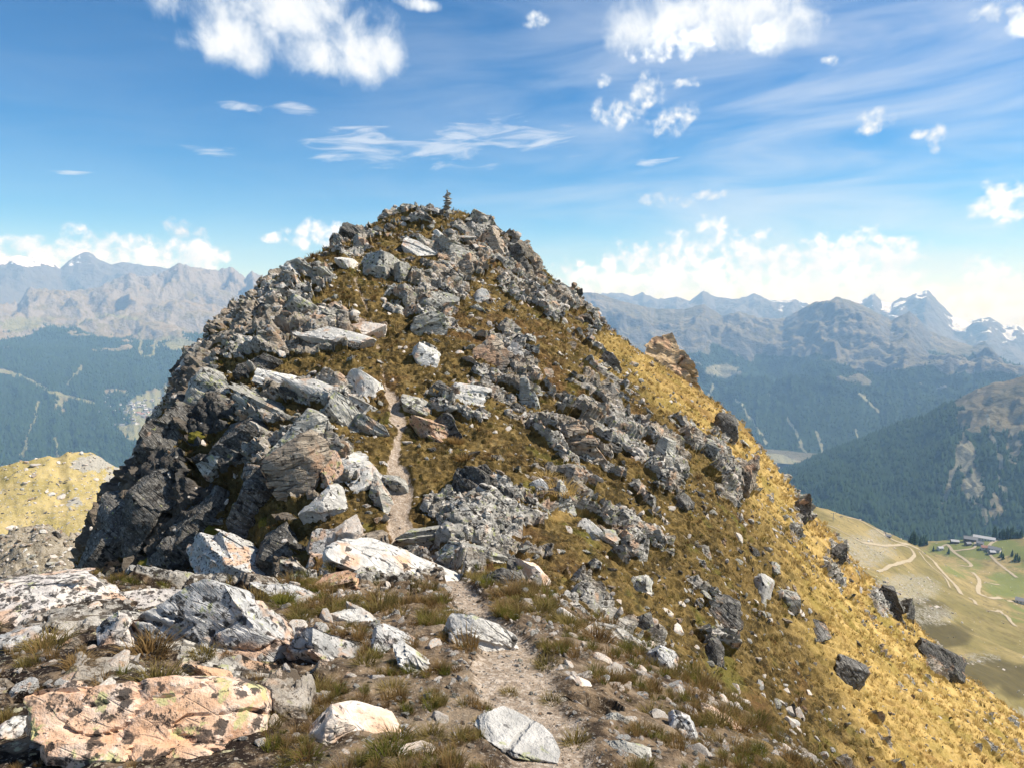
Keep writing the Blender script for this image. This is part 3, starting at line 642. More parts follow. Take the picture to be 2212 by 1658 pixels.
# --- D: the dark wooded spur in front
D = Polar(1560, 2520, 300, 2300, 5200, 190)
skD = D.sky([(1560,1080),(1663,1026),(1731,1000),(1782,977),(1849,953),(1899,931),(1949,911),(2000,899),(2033,879),(2083,853),(2115,838),(2147,826),(2180,822),(2212,811),(2300,790),(2520,760)], 0.0012, 15, 130)
crD = 4300.0
D.prof([(2300, -880), (2600, -830), (crD, skD * crD), (5200, skD * crD - 520)])
spD = 0.6 * ridged(D.AA * 14 + 0.9 * fbm(D.X / 600, D.Y / 600, 4, 4), D.RR / 2200, 5, 101) + 0.4 * ridged(D.X / 420, D.Y / 420, 5, 105)
D.Z += (spD - 0.62) * 210 * sst(D.RR, 2500, 3100) * (1 - 0.75 * sst(D.RR, 3700, crD))
D.fit(skD, sst(D.RR, 3000, crD), 3, 4600); D.done()
nD = fbm(D.X / 420, D.Y / 420, 5, 111); nD2 = fbm(D.X / 110, D.Y / 110, 4, 115)
clrD = np.maximum.reduce([D.paint([(2085,985,28,46,.75),(2105,1050,34,60,.62),(2150,1090,26,50,.5),(2190,960,26,60,.5),(2040,1070,20,60,.45)]), 0.75 * D.lines([[(2075,915),(2095,980),(2110,1050),(2130,1130)],[(2130,900),(2150,960),(2165,1010)],[(2080,960),(2060,1020),(2040,1080)],[(2150,1020),(2175,1080)]], 5.0)])
treeD = -560 + 130 * nD + 60 * nD2 + 60 * sst(D.u, 2050, 1900)
forD = sst(treeD - D.Z, 0, 40) * (1 - sst(clrD + 0.5 * nD2, 0.4, 0.62))
mD = far_mat('spur', FOREST, (0.20, 0.165, 0.11), (0.13, 0.115, 0.065), (0.18, 0.165, 0.15), clear=(0.17, 0.165, 0.12), k=2.0)
D.build('forest_spur', mD, [forD, sst(D.Z + 100 * nD, -420, -330) * 0.5, D.Z * 0, clrD])

# --- E: the alp on the right with its tracks and huts
def d1(x, y): return (1850 + x / 3.383) / 1.1302, (1180 + y / 3.383) / 1.1302     # from an enlarged detail to picture points
E = Polar(1640, 2480, 300, 240, 1950, 240)
EC = []
for (u, v, r) in [(1721,1083,900),(1783,1099,940),(1836,1115,980),(1911,1149,1020),(1964,1168,1060),(2003,1200,1030),(2060,1242,960),(2110,1290,900),
        (2003,1166,1420),(2087,1166,1460),(2186,1161,1500),(2300,1160,1520),(2040,1200,1330),(2110,1230,1260),(2200,1240,1280),(2150,1280,1080),(2212,1290,1130),
        (1790,1150,760),(1850,1200,740),(1950,1200,900),(1920,1240,720),(2000,1260,800),(2050,1290,760),(1950,1300,600),(2090,1340,720),(2212,1340,860),(2050,1400,560),(2212,1420,660),(2130,1450,520),(2212,1500,480),(2300,1450,600),(2300,1350,850)]:
    a_, e_ = azel(u, v); EC.append((r * math.sin(a_), r * math.cos(a_), r * math.tan(e_)))
for (u, v, r, dr, dz) in [(1721,1083,900,160,-110),(1836,1115,980,160,-130),(1964,1168,1060,130,-70),(2003,1166,1420,200,-160),(2087,1166,1460,200,-160),(2186,1161,1500,220,-170),(2300,1160,1520,220,-170)]:
    a_, e_ = azel(u, v); EC.append(((r + dr) * math.sin(a_), (r + dr) * math.cos(a_), r * math.tan(e_) + dz))
for (u, r, z) in [(1700, 330, -210), (2000, 330, -215), (2300, 330, -205), (2480, 480, -280), (1700, 560, -235), (1640, 800, -250)]:
    a_ = float(azel(u, 1200)[0]); EC.append((r * math.sin(a_), r * math.cos(a_), z))
tE = TPS(np.array(EC), 0.0001)
E.Z = tE(E.X, E.Y) - 0.0006 * np.maximum(0, E.RR - 1650) ** 2
nE = fbm(E.X / 120, E.Y / 120, 5, 131); nE2 = fbm(E.X / 22, E.Y / 22, 4, 135); nE3 = fbm(E.X / 6, E.Y / 6, 3, 137)
E.Z += 5 * nE + 1.6 * nE2
E.done()
greenE = E.paint([(2110,1185,110,30,1),(2180,1260,70,40,.8),(2080,1225,60,30,.7),(2040,1185,50,20,.9),(2200,1215,50,40,.7),(2210,1320,50,40,.45)])
screeE = E.paint([(1850,1190,110,45,.75),(1960,1270,90,40,.8),(1930,1310,60,30,.8),(2010,1330,70,30,.7),(2080,1510,80,30,.7),(2120,1420,60,20,.5),(1900,1150,40,14,.7),(2200,1560,80,40,.8)])
darkE = E.paint([(1960,1320,110,40,.9),(2010,1370,110,40,.9),(2120,1450,110,45,.8),(2200,1470,60,50,.8),(2210,1200,40,26,.7)])
mE, t = new_mat('alp_meadow')
pos = t.node('ShaderNodeNewGeometry').outputs['Position']
at_ = t.node('ShaderNodeAttribute', attribute_name='m'); gr, sc_, dk = t.xyz(at_.outputs['Color'])
n1 = t.noise(pos, 0.012, 5.0, 0.6); n2 = t.noise(pos, 0.11, 5.0, 0.7); n3 = t.noise(pos, 0.5, 3.0, 0.7)
c = t.mix(t.ss(n1, 0.35, 0.65), (0.30, 0.235, 0.105), (0.17, 0.145, 0.055))
c = t.mix(t.m('MULTIPLY', t.ss(n2, 0.45, 0.65), 0.6), c, (0.11, 0.09, 0.04))
c = t.mix(t.ss(t.m('ADD', dk, t.m('MULTIPLY', t.m('SUBTRACT', n1, 0.5), 1.2)), 0.4, 0.75), c, t.mix(n2, (0.045, 0.040, 0.020), (0.15, 0.12, 0.05)))
c = t.mix(t.m('MULTIPLY', t.ss(t.m('ADD', gr, t.m('ADD', t.m('MULTIPLY', t.m('SUBTRACT', n2, 0.5), 0.8), t.m('MULTIPLY', t.m('SUBTRACT', n1, 0.5), 2.2))), 0.35, 0.75), 0.85), c, t.mix(n2, (0.085, 0.12, 0.03), (0.19, 0.205, 0.065)))
sm = t.m('MULTIPLY', t.ss(t.m('ADD', sc_, t.m('MULTIPLY', t.m('SUBTRACT', n2, 0.5), 1.4)), 0.35, 0.7), t.ss(n3, 0.42, 0.56))
c = t.mix(t.m('MULTIPLY', sm, 0.75), c, (0.32, 0.30, 0.25))
finish(t, c, 0.95, n2, 0.6, 1.0, 0.05)
E.build('alp_meadow', mE, [greenE, screeE, darkE, greenE * 0])
# --- F, G: the golden hill and the scree hump on the left
Fh = Polar(-420, 520, 260, 285, 420, 130)
skF = Fh.sky([(-420,1050),(-100,1020),(0,1008),(38,997),(70,992),(106,984),(125,988),(144,976),(197,976),(215,986),(250,1008),(270,1012),(283,1014),(520,1080)], 0.0015, 21, 120)
Fh.prof([(285, -96), (300, -90), (352, skF * 352), (420, skF * 352 - 45)])
Fh.Z += 4.0 * fbm(Fh.X / 40, Fh.Y / 30, 6, 141, .55) + 2.6 * (ridged((Fh.X + Fh.Y * .6) / 34 + .4 * fbm(Fh.X / 20, Fh.Y / 20, 3, 6), (Fh.Y - Fh.X * .5) / 18, 5, 146) - 0.6)
Fh.fit(skF, sst(Fh.RR, 300, 350), 3, 380); Fh.done()
mF, t = new_mat('golden_hill')
pos = t.node('ShaderNodeNewGeometry').outputs['Position']
at_ = t.node('ShaderNodeAttribute', attribute_name='m'); ro = t.xyz(at_.outputs['Color'])[0]
n1 = t.noise(pos, 0.06, 5.0, 0.6); n2 = t.noise(pos, 0.4, 5.0, 0.7); n3 = t.noise(pos, 1.6, 3.0, 0.7)
c = t.mix(t.ss(n1, 0.35, 0.65), (0.46, 0.36, 0.17), (0.33, 0.265, 0.10))
c = t.mix(t.m('MULTIPLY', t.ss(n2, 0.48, 0.66), 0.7), c, (0.19, 0.155, 0.06))
c = t.mix(t.m('MULTIPLY', t.ss(n3, 0.56, 0.64), 0.5), c, (0.56, 0.50, 0.38))
sm = t.ss(t.m('ADD', ro, t.m('MULTIPLY', t.m('SUBTRACT', n2, 0.5), 1.8)), 0.45, 0.6)
c = t.mix(sm, c, t.mix(n3, (0.16, 0.15, 0.13), (0.50, 0.47, 0.40)))
finish(t, c, 0.95, n2, 0.8, 0.8, 0.05)
rF = np.maximum(Fh.paint([(200,1000,60,22,.8),(260,1035,50,40,.7),(160,1085,26,14,.6),(215,1110,40,30,.5)]), 0.3)
Fh.build('golden_hill', mF, [rF, rF, rF, rF])
G = Polar(-420, 430, 260, 60, 96, 120)
skG = G.sky([(-420,1230),(-100,1190),(0,1162),(29,1138),(60,1136),(103,1131),(144,1152),(170,1150),(216,1152),(250,1170),(430,1260)], 0.002, 23, 120)
G.prof([(60, -25.5), (66, -24), (76, skG * 76), (96, skG * 76 - 10)])
G.Z += 1.3 * fbm(G.X / 5, G.Y / 5, 6, 151, .56) + 0.9 * (ridged(G.X / 2.5 + G.Z * 0.3, G.Y / 2.5, 5, 156, .56) - 0.6)
cG, eG = cells(G.X / 1.6 + .5 * G.Z, G.Y / 1.1, 8, (-.5, .3)); G.Z += 1.3 * (cG - .4) * sst(fbm(G.X / 4, G.Y / 4, 3, 157) + .9 * sst(G.AA, float(azel(130, 1200)[0]), float(azel(230, 1200)[0])), .15, .5)
G.fit(skG, sst(G.RR, 66, 76), 3, 84); G.done()
mG, t = new_mat('scree_hump')
pos = t.node('ShaderNodeNewGeometry').outputs['Position']
n1 = t.noise(pos, 0.25, 5.0, 0.6); n2 = t.noise(pos, 2.2, 5.0, 0.7); n3 = t.noise(pos, 9.0, 3.0, 0.7)
c = t.mix(t.ss(n2, 0.35, 0.65), (0.20, 0.165, 0.11), (0.42, 0.37, 0.29))
c = t.mix(t.m('MULTIPLY', t.ss(n1, 0.52, 0.66), 0.6), c, (0.13, 0.11, 0.075))
c = t.mix(t.m('MULTIPLY', t.ss(n3, 0.55, 0.65), 0.7), c, (0.55, 0.50, 0.43))
finish(t, c, 0.95, t.m('ADD', n2, n3), 0.9, 0.2, 0.05)
G.build('scree_hill', mG, [G.Z * 0] * 4)
# valley floors under everything
gm = far_mat('valley_floor', FOREST, (0.12, 0.13, 0.06), (0.16, 0.15, 0.07), (0.2, 0.2, 0.2), clear=(0.3, 0.3, 0.2))
th = np.linspace(0, 2 * math.pi, 97)[:-1]; rg = np.array([30.0, 1500, 6000, 12000, 19000])
Vg = np.array([[r * math.sin(a_), r * math.cos(a_), -1190.0] for r in rg for a_ in th])
fg = np.array([[i * 96 + j, i * 96 + (j + 1) % 96, (i + 1) * 96 + (j + 1) % 96, (i + 1) * 96 + j] for i in range(4) for j in range(96)])
me = mesh_np('valley_floor', Vg, fg[:, ::-1], gm); set_attr(me, 'm', np.tile([0.5, 0, 0, 0], (len(Vg), 1)))
tag(link('valley_floor', me), kind='structure')

# ---------------------------------------------------------------- haze
hm, t = new_mat('haze')
pv_ = t.node('ShaderNodeVolumePrincipled')
pv_.inputs['Color'].default_value = (0.36, 0.62, 1.0, 1); pv_.inputs['Absorption Color'].default_value = (1, 1, 1, 1)
pv_.inputs['Density'].default_value = 7.8e-5
pv_.inputs['Anisotropy'].default_value = 0.0
t.l.new(pv_.outputs[0], t.node('ShaderNodeOutputMaterial').inputs['Volume'])
x0, x1, y0, y1, z0, z1 = -19500, 19500, -19500, 19500, -1192, 1420
Vh = [(x, y, z) for z in (z0, z1) for y in (y0, y1) for x in (x0, x1)]
hz = link('haze', mesh_np('haze', Vh, [(0, 2, 3, 1), (4, 5, 7, 6), (0, 1, 5, 4), (2, 6, 7, 3), (0, 4, 6, 2), (1, 3, 7, 5)], hm, False))
tag(hz, 'thin blue haze filling the valleys', 'haze', kind='stuff')

# ---------------------------------------------------------------- rock shapes
def ico(sub):
    g = (1 + 5 ** .5) / 2
    V = [(-1,g,0),(1,g,0),(-1,-g,0),(1,-g,0),(0,-1,g),(0,1,g),(0,-1,-g),(0,1,-g),(g,0,-1),(g,0,1),(-g,0,-1),(-g,0,1)]
    Fc = [(0,11,5),(0,5,1),(0,1,7),(0,7,10),(0,10,11),(1,5,9),(5,11,4),(11,10,2),(10,7,6),(7,1,8),(3,9,4),(3,4,2),(3,2,6),(3,6,8),(3,8,9),(4,9,5),(2,4,11),(6,2,10),(8,6,7),(9,8,1)]
    V = [np.array(v, float) / np.linalg.norm(v) for v in V]
    for _ in range(sub):
        mid = {}; nf = []
        def mp(a, b):
            k = (min(a, b), max(a, b))
            if k not in mid:
                q = V[a] + V[b]; V.append(q / np.linalg.norm(q)); mid[k] = len(V) - 1
            return mid[k]
        for a, b, c in Fc:
            x, y, z = mp(a, b), mp(b, c), mp(c, a); nf += [(a, x, z), (b, y, x), (c, z, y), (x, y, z)]
        Fc = nf
    return np.array(V), np.array(Fc)
ICO = {k: ico(k) for k in (1, 2, 3, 4, 5)}
def n3(p, f, seed):
    return (vn(p[:, 0] * f + 3.1, p[:, 1] * f + p[:, 2] * f * 0.7, seed) + vn(p[:, 1] * f + 1.7, p[:, 2] * f - p[:, 0] * f * 0.6, seed + 3) + vn(p[:, 2] * f, p[:, 0] * f + p[:, 1] * f * 0.5, seed + 7)) / 3
def rock_shape(seed, dims, sub=4, cuts=9, strata=6, rough=0.022, box=5.0, layer_amp=0.10, taper=0.0):
    """an angular, layered block about dims (x, y, z) across; layers lie across local z"""
    rg_ = np.random.default_rng(seed); p_, f_ = ICO[sub]; p_ = p_.copy()
    p_ /= (np.abs(p_) ** box).sum(1, keepdims=True) ** (1 / box)
    for _ in range(cuts + 5):
        n = rg_.normal(size=3); n[2] *= 0.7; n /= np.linalg.norm(n); o = rg_.uniform(0.52, 0.92)
        q = p_ @ n; p_ -= np.maximum(0, q - o)[:, None] * n[None]
    if taper: p_[:, :2] *= (1 - taper * (p_[:, 2:3] * 0.5 + 0.5))
    if strata:
        wob = 0.25 * n3(p_, 1.3, seed + 1)
        lay = np.floor((p_[:, 2] * 0.5 + 0.5 + wob * 0.35) * strata).astype(np.int64)
        s1 = hsh(lay, lay * 0 + 1, seed) - 0.5; s2 = hsh(lay, lay * 0 + 2, seed) - 0.5; s3 = hsh(lay, lay * 0 + 3, seed)
        p_[:, 0] *= 1 + layer_amp * 2 * s1; p_[:, 1] *= 1 + layer_amp * 2 * s2; p_[:, 0] += layer_amp * s2; p_[:, 1] -= layer_amp * (s3 - .5)
    d_ = rough * 2.2 * n3(p_, 2.2, seed + 11) + rough * 1.2 * n3(p_, 5.5, seed + 12) + rough * 0.6 * n3(p_, 13.0, seed + 13)
    crack = np.abs(n3(p_, 1.9, seed + 21)); d_ -= rough * 2.0 * sst(0.05 - crack, 0, 0.05)
    nn = p_ / (np.linalg.norm(p_, axis=1, keepdims=True) + 1e-9)
    p_ = p_ + nn * d_[:, None]
    lo = p_.min(0); hi = p_.max(0); p_ = (p_ - (lo + hi) / 2) / ((hi - lo) / 2)
    return p_ * (np.array(dims) / 2)[None], f_
def rock_mesh(name, seed, dims, mat, sub=4, sharp=32, **kw):
    v_, f_ = rock_shape(seed, dims, sub, **kw)
    me_ = mesh_np(name, v_, f_, mat); me_.set_sharp_from_angle(angle=R(sharp)); return me_

def surf_z(x, y):
    r = np.hypot(x, y); a = np.arctan2(x, y)
    fi = np.clip(np.interp(r, rs, np.arange(NR)), 0, NR - 1.001); fj = np.clip(np.interp(a, azs, np.arange(NA)), 0, NA - 1.001)
    return P1[..., 2][np.round(fi).astype(int), np.round(fj).astype(int)]

# (u, v, width px, height px, roll deg, depth factor, material, label, extra)
BIG = [
 (482,1392,345,205,24,.8,'w','broad white slab speckled with black lichen, lower left foreground',dict(strata=3,tilt=-22,box=6,cuts=6)),
 (325,1590,400,200,14,.8,'o','pink and orange boulder with round black lichen spots at the bottom left corner',dict(strata=2,tilt=-25,box=5,cuts=7)),
 (95,1312,330,105,4,.9,'b','pale ledge crusted with black lichen at the left edge of the near ground',dict(strata=4,tilt=-10)),
 (330,1308,200,60,12,.8,'b','low lichen crusted ledge just behind the broad white slab',dict(strata=3,tilt=-12)),
 (545,1236,260,85,34,.7,'w','tilted layered slab jutting up in front of the dark gully',dict(strata=5,tilt=-5,box=6)),
 (640,1290,190,40,30,.8,'w','thin pale slab running down right from the tilted layered slab',dict(strata=3)),
 (705,1420,170,90,32,.8,'w','white slab right of the broad speckled slab, tufts above it',dict(strata=3,tilt=-20,box=6)),
 (250,1392,85,110,-20,.7,'b','dark spotted upright stone left of the broad speckled slab',dict(taper=.3)),
 (450,1470,110,60,30,.7,'t','orange brown broken layers under the broad speckled slab',dict(strata=6)),
 (150,1540,80,100,10,.7,'b','grey black block above the pink boulder at the lower left',dict()),
 (30,1400,90,60,-20,.8,'w','small bluish grey stone at the left edge of the near ground',dict()),
 (20,1590,70,50,-30,.8,'w','flat grey stone at the bottom left edge',dict()),
 (868,1245,330,105,14,.8,'l','long flat topped boulder beside the path at the saddle',dict(strata=3,tilt=-12,box=7,cuts=5)),
 (720,1265,110,50,-14,.8,'o','orange tinged low rock at the left end of the flat topped boulder',dict(tilt=-15)),
 (742,1172,95,120,38,.6,'q','white pointed wedge rock above the gully edge',dict(strata=2,taper=.45,cuts=11)),
 (795,1200,100,80,-12,.8,'t','tan broken block between the white wedge and the flat topped boulder',dict(strata=4)),
 (720,1585,110,100,0,.8,'q','smooth pinkish quartz boulder at the bottom centre left',dict(strata=0,rough=.035,box=2.6,cuts=6)),
 (800,1572,170,60,24,.8,'q','smooth white quartz boulder tapering right, bottom centre',dict(strata=0,rough=.035,box=2.8,cuts=7)),
 (890,1625,100,28,-10,.8,'q','low half buried quartz strip at the bottom edge',dict(strata=0,rough=.03,box=2.8)),
 (1035,1385,160,85,16,.9,'l','pale blue grey slab lying at the left edge of the path',dict(strata=2,tilt=-28,rough=.025,box=5,cuts=8)),
 (1118,1600,190,34,6,.9,'l','pale green tinged slab half buried at the bottom of the path',dict(strata=2,tilt=-8,cuts=6,yaw=-52)),
 (920,1440,150,34,38,.8,'l','narrow pale slab left of the path slab',dict(strata=3)),
 (850,1400,110,60,30,.8,'w','whitish flaky rocks in the grit left of the path',dict(strata=4)),
 (770,1345,130,50,28,.8,'l','pale flaky slab above the white slab, amid grit',dict(strata=4)),
 (960,1160,220,52,-4,.8,'g','long grey green slab bordering the path just past the saddle',dict(strata=4,tilt=-14,box=6)),
 (1020,1075,130,120,38,.7,'d','black jagged rock right of the path above the saddle',dict(strata=7,layer_amp=.16)),
 (1040,1210,200,60,10,.8,'g','flat grey green slab right of the saddle',dict(strata=4,tilt=-20)),
 (1070,1265,110,70,14,.8,'d','dark layered rock below the flat grey green slab',dict(strata=6)),
 (1155,1252,60,110,-24,.45,'q','upright pale pointed slab standing right of the saddle',dict(strata=2,taper=.5,cuts=9)),
 (1120,1240,50,80,-12,.6,'d','dark leaning slab against the upright pale one',dict(strata=5,taper=.3)),
 (852,1052,68,42,8,.9,'g','flat round stone lying in the path',dict(strata=2,tilt=-30)),
 (650,955,150,120,-18,.8,'g','upper half of the split orange stained boulder on the near shoulder',dict(strata=3,cuts=10)),
 (665,1010,150,130,-30,.8,'t','lower half of the split orange stained boulder on the near shoulder',dict(strata=3,cuts=10)),
 (775,1035,95,130,-34,.7,'l','white fluted block left of the path',dict(strata=8,layer_amp=.07)),
 (725,1030,70,110,-10,.7,'o','orange faced block between the split boulder and the fluted block',dict(strata=3)),
 (700,1115,100,130,8,.7,'l','pale lichen block above the dark gully',dict(strata=3,cuts=10)),
 (690,1190,56,90,6,.7,'w','spotted narrow block under the pale lichen block',dict(strata=4)),
 (825,1090,50,130,-20,.5,'g','thin green grey fin at the left edge of the path',dict(strata=3,taper=.4)),
 (520,965,105,120,20,.7,'d','dark bluish boulder on the shaded shoulder',dict(strata=4,cuts=10)),
 (470,1010,80,60,25,.8,'g','mottled rock left of the dark bluish boulder',dict(strata=4)),
 (600,900,230,60,28,.6,'g','lowest long slab of the slanting slab stack',dict(strata=4,box=6)),
 (720,870,230,60,28,.6,'l','middle slab of the slanting slab stack, pale edged',dict(strata=4,box=6)),
 (640,838,170,44,24,.6,'l','upper left slab of the slanting slab stack',dict(strata=3,box=6)),
 (745,905,110,80,34,.6,'g','front block of the slanting slab stack beside the path',dict(strata=5,box=6)),
 (790,850,110,70,36,.6,'l','upper right slab of the slanting slab stack',dict(strata=4,box=6)),
 (800,930,90,50,36,.6,'g','short slab end overhanging the path verge',dict(strata=5,box=6)),
 (930,935,110,58,24,.7,'o','pink striped slab right of the path at mid height',dict(strata=5,box=6)),
 (980,940,50,100,-38,.4,'d','dark thin slab leaning behind the pink striped slab',dict(strata=4)),
 (900,890,90,60,26,.7,'g','grey slab above the pink striped slab',dict(strata=4)),
 (720,745,170,70,16,.7,'l','pale stepped rock left of the path below the crest',dict(strata=5)),
 (790,725,80,50,16,.8,'q','bright white slab at the path edge on the crest',dict(strata=2,tilt=-20)),
 (650,680,90,60,30,.8,'g','lichened block on the left crest',dict(strata=4)),
 (655,600,90,60,24,.8,'g','grey block on the upper left skyline slope',dict(strata=5)),
 (560,800,90,70,24,.8,'d','dark block on the left edge of the hill',dict(strata=5)),
 (815,592,95,85,8,.8,'g','squarish lichened outcrop right of the upper path',dict(strata=5,cuts=10)),
 (868,608,48,75,0,.8,'g','narrow pillar right of the squarish outcrop',dict(strata=4)),
 (940,665,95,70,14,.8,'g','big rounded capstone of the middle outcrop',dict(strata=4,cuts=10)),
 (930,720,90,80,-18,.8,'g','body of the middle outcrop under the capstone',dict(strata=6)),
 (925,785,62,90,-14,.7,'l','pale foot of the middle outcrop',dict(strata=5)),
 (865,655,80,60,20,.8,'g','grey block between the pillar and the middle outcrop',dict(strata=4)),
 (905,545,80,40,22,.8,'l','pale slab below the summit on the left',dict(strata=3)),
 (985,555,90,90,-12,.7,'g','summit crag of stacked grey blocks',dict(strata=8,layer_amp=.14)),
 (1015,590,55,80,-10,.7,'t','tan foot of the summit crag',dict(strata=7)),
 (1060,535,60,80,-14,.7,'t','brownish crag right of the summit crag',dict(strata=7)),
 (1036,480,46,44,24,.8,'g','block on the skyline right of the cairn',dict(strata=3)),
 (1120,575,56,90,-20,.6,'d','dark crag on the right skyline below the summit',dict(strata=7,layer_amp=.16)),
 (1150,630,56,70,-18,.6,'l','pale fluted crag under the dark skyline crag',dict(strata=8)),
 (1205,655,60,40,30,.8,'g','grey block on the right skyline',dict(strata=4)),
 (1265,700,50,44,34,.8,'d','dark spiky rocks at the end of the right skyline crags',dict(strata=6,layer_amp=.2)),
 (1040,650,70,50,26,.8,'l','pale slab low on the face under the tan crag',dict(strata=4)),
 (1075,780,90,110,-28,.6,'t','pale leaning pillar rock on the middle of the face',dict(strata=6)),
 (1110,775,50,80,-10,.6,'l','white knobbly rock right of the leaning pillar',dict(strata=6)),
 (1010,860,100,60,10,.8,'l','cluster of white blocks below the leaning pillar',dict(strata=5)),
 (1140,870,56,110,-12,.6,'g','grey buttress below the white knobbly rock',dict(strata=6)),
 (1310,870,66,76,16,.8,'d','dark cube like boulder perched high on the golden flank',dict(strata=3,cuts=8)),
 (1315,790,60,50,30,.8,'d','dark block above the perched cube like boulder',dict(strata=4)),
 (1250,975,110,130,-16,.6,'t','brown fluted buttress in the middle of the face',dict(strata=9,layer_amp=.13)),
 (1330,930,70,60,20,.8,'g','grey rocks right of the brown buttress',dict(strata=5)),
 (1425,1000,60,110,24,.7,'g','tall broken rib on the flank',dict(strata=8)),
 (1530,985,70,70,16,.8,'g','grey cube topped rib by the yellow green hollow',dict(strata=5)),
 (1590,1050,80,150,28,.6,'t','large brown buttress at the edge of the golden flank',dict(strata=9,layer_amp=.13)),
 (1560,940,60,90,20,.7,'d','dark rib above the large brown buttress',dict(strata=7)),
 (1470,1095,60,60,10,.8,'d','dark cracked boulder in the middle of the flank',dict(strata=4)),
 (1210,1090,66,100,-6,.6,'g','twin pillared rock low on the face',dict(strata=4,taper=.2)),
 (1275,1150,64,40,38,.7,'l','pale tilted slab below the twin pillars',dict(strata=3)),
 (1310,1165,62,44,6,.8,'g','rounded grey boulder right of the pale tilted slab',dict(strata=2,rough=.04)),
 (1100,1085,60,70,30,.7,'d','dark rock right of the black jagged rock',dict(strata=5)),
 (1165,1060,60,50,30,.8,'l','pale block by the tawny grass patch',dict(strata=3)),
 (1560,1340,80,90,20,.8,'d','dark split crag on the lower flank',dict(strata=6)),
 (1535,1420,66,70,24,.8,'d','dark boulder under the dark split crag',dict(strata=5)),
 (1390,1360,60,70,20,.7,'d','dark lichened rocks right of the path slope',dict(strata=5)),
 (1425,1440,66,76,24,.8,'w','white and black spotted rock low on the slope',dict(strata=3)),
 (1385,1270,56,60,24,.8,'g','grey rock on the slope right of the upright pale slab',dict(strata=4)),
 (1700,1300,50,50,30,.8,'g','grey rocks at the rim of the golden grass',dict(strata=4)),
 (1640,1280,50,70,32,.7,'l','white streaked rock on the golden flank',dict(strata=5)),
 (1760,1372,58,52,38,.8,'d','smaller dark boulder on the open golden slope',dict(strata=3,cuts=8)),
 (1825,1464,62,78,32,.8,'d','large lone dark boulder on the open golden slope',dict(strata=3,cuts=8)),
 (1722,1110,40,90,36,.7,'d','dark rib on the right skyline of the flank',dict(strata=7)),
 (1800,1205,36,70,36,.7,'d','second dark rib down the right skyline',dict(strata=7)),
 (1918,1318,62,84,10,.6,'d','square topped dark tower on the right edge',dict(strata=5)),
 (1955,1335,30,74,4,.6,'d','thin dark fin beside the square topped tower',dict(strata=4,taper=.3)),
 (2020,1440,90,80,36,.7,'d','dark crag lowest on the right edge',dict(strata=6,layer_amp=.16)),
 (1330,1555,60,26,4,.8,'g','flat greenish stone low right of the path',dict(strata=2)),
 (1345,1625,110,34,2,.8,'g','long flat grey stone at the bottom edge',dict(strata=3)),
 (1560,1560,100,30,24,.8,'o','pinkish flat rock in the stony ground at the lower right',dict(strata=3)),
 (1480,1580,80,60,30,.8,'w','white spotted rock in the stony ground at the lower right',dict(strata=2)),
 (1250,1480,60,36,20,.8,'q','white stone at the right verge of the path',dict(strata=2)),
 (265,1150,120,200,26,.6,'d','leftmost dark slab of the shaded cliff',dict(strata=9,layer_amp=.12,tilt=-18)),  # dark stone colour of these cliff slabs adds to the cliff's shade
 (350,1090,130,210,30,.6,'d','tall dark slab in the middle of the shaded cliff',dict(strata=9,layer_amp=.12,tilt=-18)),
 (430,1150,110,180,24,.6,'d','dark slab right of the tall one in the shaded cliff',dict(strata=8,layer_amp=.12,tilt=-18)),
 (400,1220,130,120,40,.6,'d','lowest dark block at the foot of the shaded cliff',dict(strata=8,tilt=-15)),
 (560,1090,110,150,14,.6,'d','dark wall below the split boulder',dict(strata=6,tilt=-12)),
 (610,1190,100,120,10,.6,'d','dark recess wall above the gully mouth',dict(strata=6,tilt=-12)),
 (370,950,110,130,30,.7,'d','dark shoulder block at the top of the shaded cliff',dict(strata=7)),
 (455,850,90,90,26,.7,'g','lichened shoulder block on the left skyline',dict(strata=6)),
 (760,505,56,34,36,.7,'d','spiky rock leaning out on the left skyline',dict(strata=5,Y=27.5,layer_amp=.22)),
 (885,458,60,26,4,.8,'g','low rocks on the skyline left of the cairn',dict(strata=4,Y=29.5)),
]
hitsB = cast([b[0] for b in BIG], [b[1] for b in BIG])
for i, (u, v, wp, hp, roll, df, mk, label, ex) in enumerate(BIG):
    ex = dict(ex); Yx = ex.pop('Y', None); tilt = ex.pop('tilt', -8); yaw_ = ex.pop('yaw', 0)
    hp_ = at(u, v, Yx) if Yx else hitsB[i]
    if np.isnan(hp_[0]): hp_ = at(u, v, 29)
    dist = np.linalg.norm(hp_); s_ = dist / F
    Wd, Hd = wp * s_ * 1.0, hp * s_ * 1.05; Dp = df * (Wd + Hd) * 0.62
    ex.setdefault('cuts', 9)
    sub = 5 if i in (0, 1, 12) else (4 if max(wp, hp) >= 72 else 3)
    if dist < 9: ex.setdefault('rough', .034)
    me_ = rock_mesh('rock', 100 + i, (Wd, Dp, Hd), M[mk], sub, **ex)
    o = link('rock', me_)
    dirv = hp_ / dist
    o.location = hp_ + dirv * Dp * 0.12
    o.rotation_euler = (R(tilt), R(roll), -math.atan2(hp_[0], hp_[1]) * 0.7 + R(yaw_))
    tag(o, label, 'rock')
# the knob on the spur beyond the skyline
kp = at(1455, 800, 45)
v_, f_ = rock_shape(777, (4.5, 4.2, 5.0), 5, cuts=8, strata=9, layer_amp=.10, rough=.09, box=2.6, taper=.45)
me_ = mesh_np('knob', v_, f_, M['k']); me_.set_sharp_from_angle(angle=R(35))
o = link('rocky_outcrop', me_); o.location = kp; o.rotation_euler = (0, R(14), 0.4); tag(o, 'tan rocky knob rising behind the golden spur', 'rock knob')
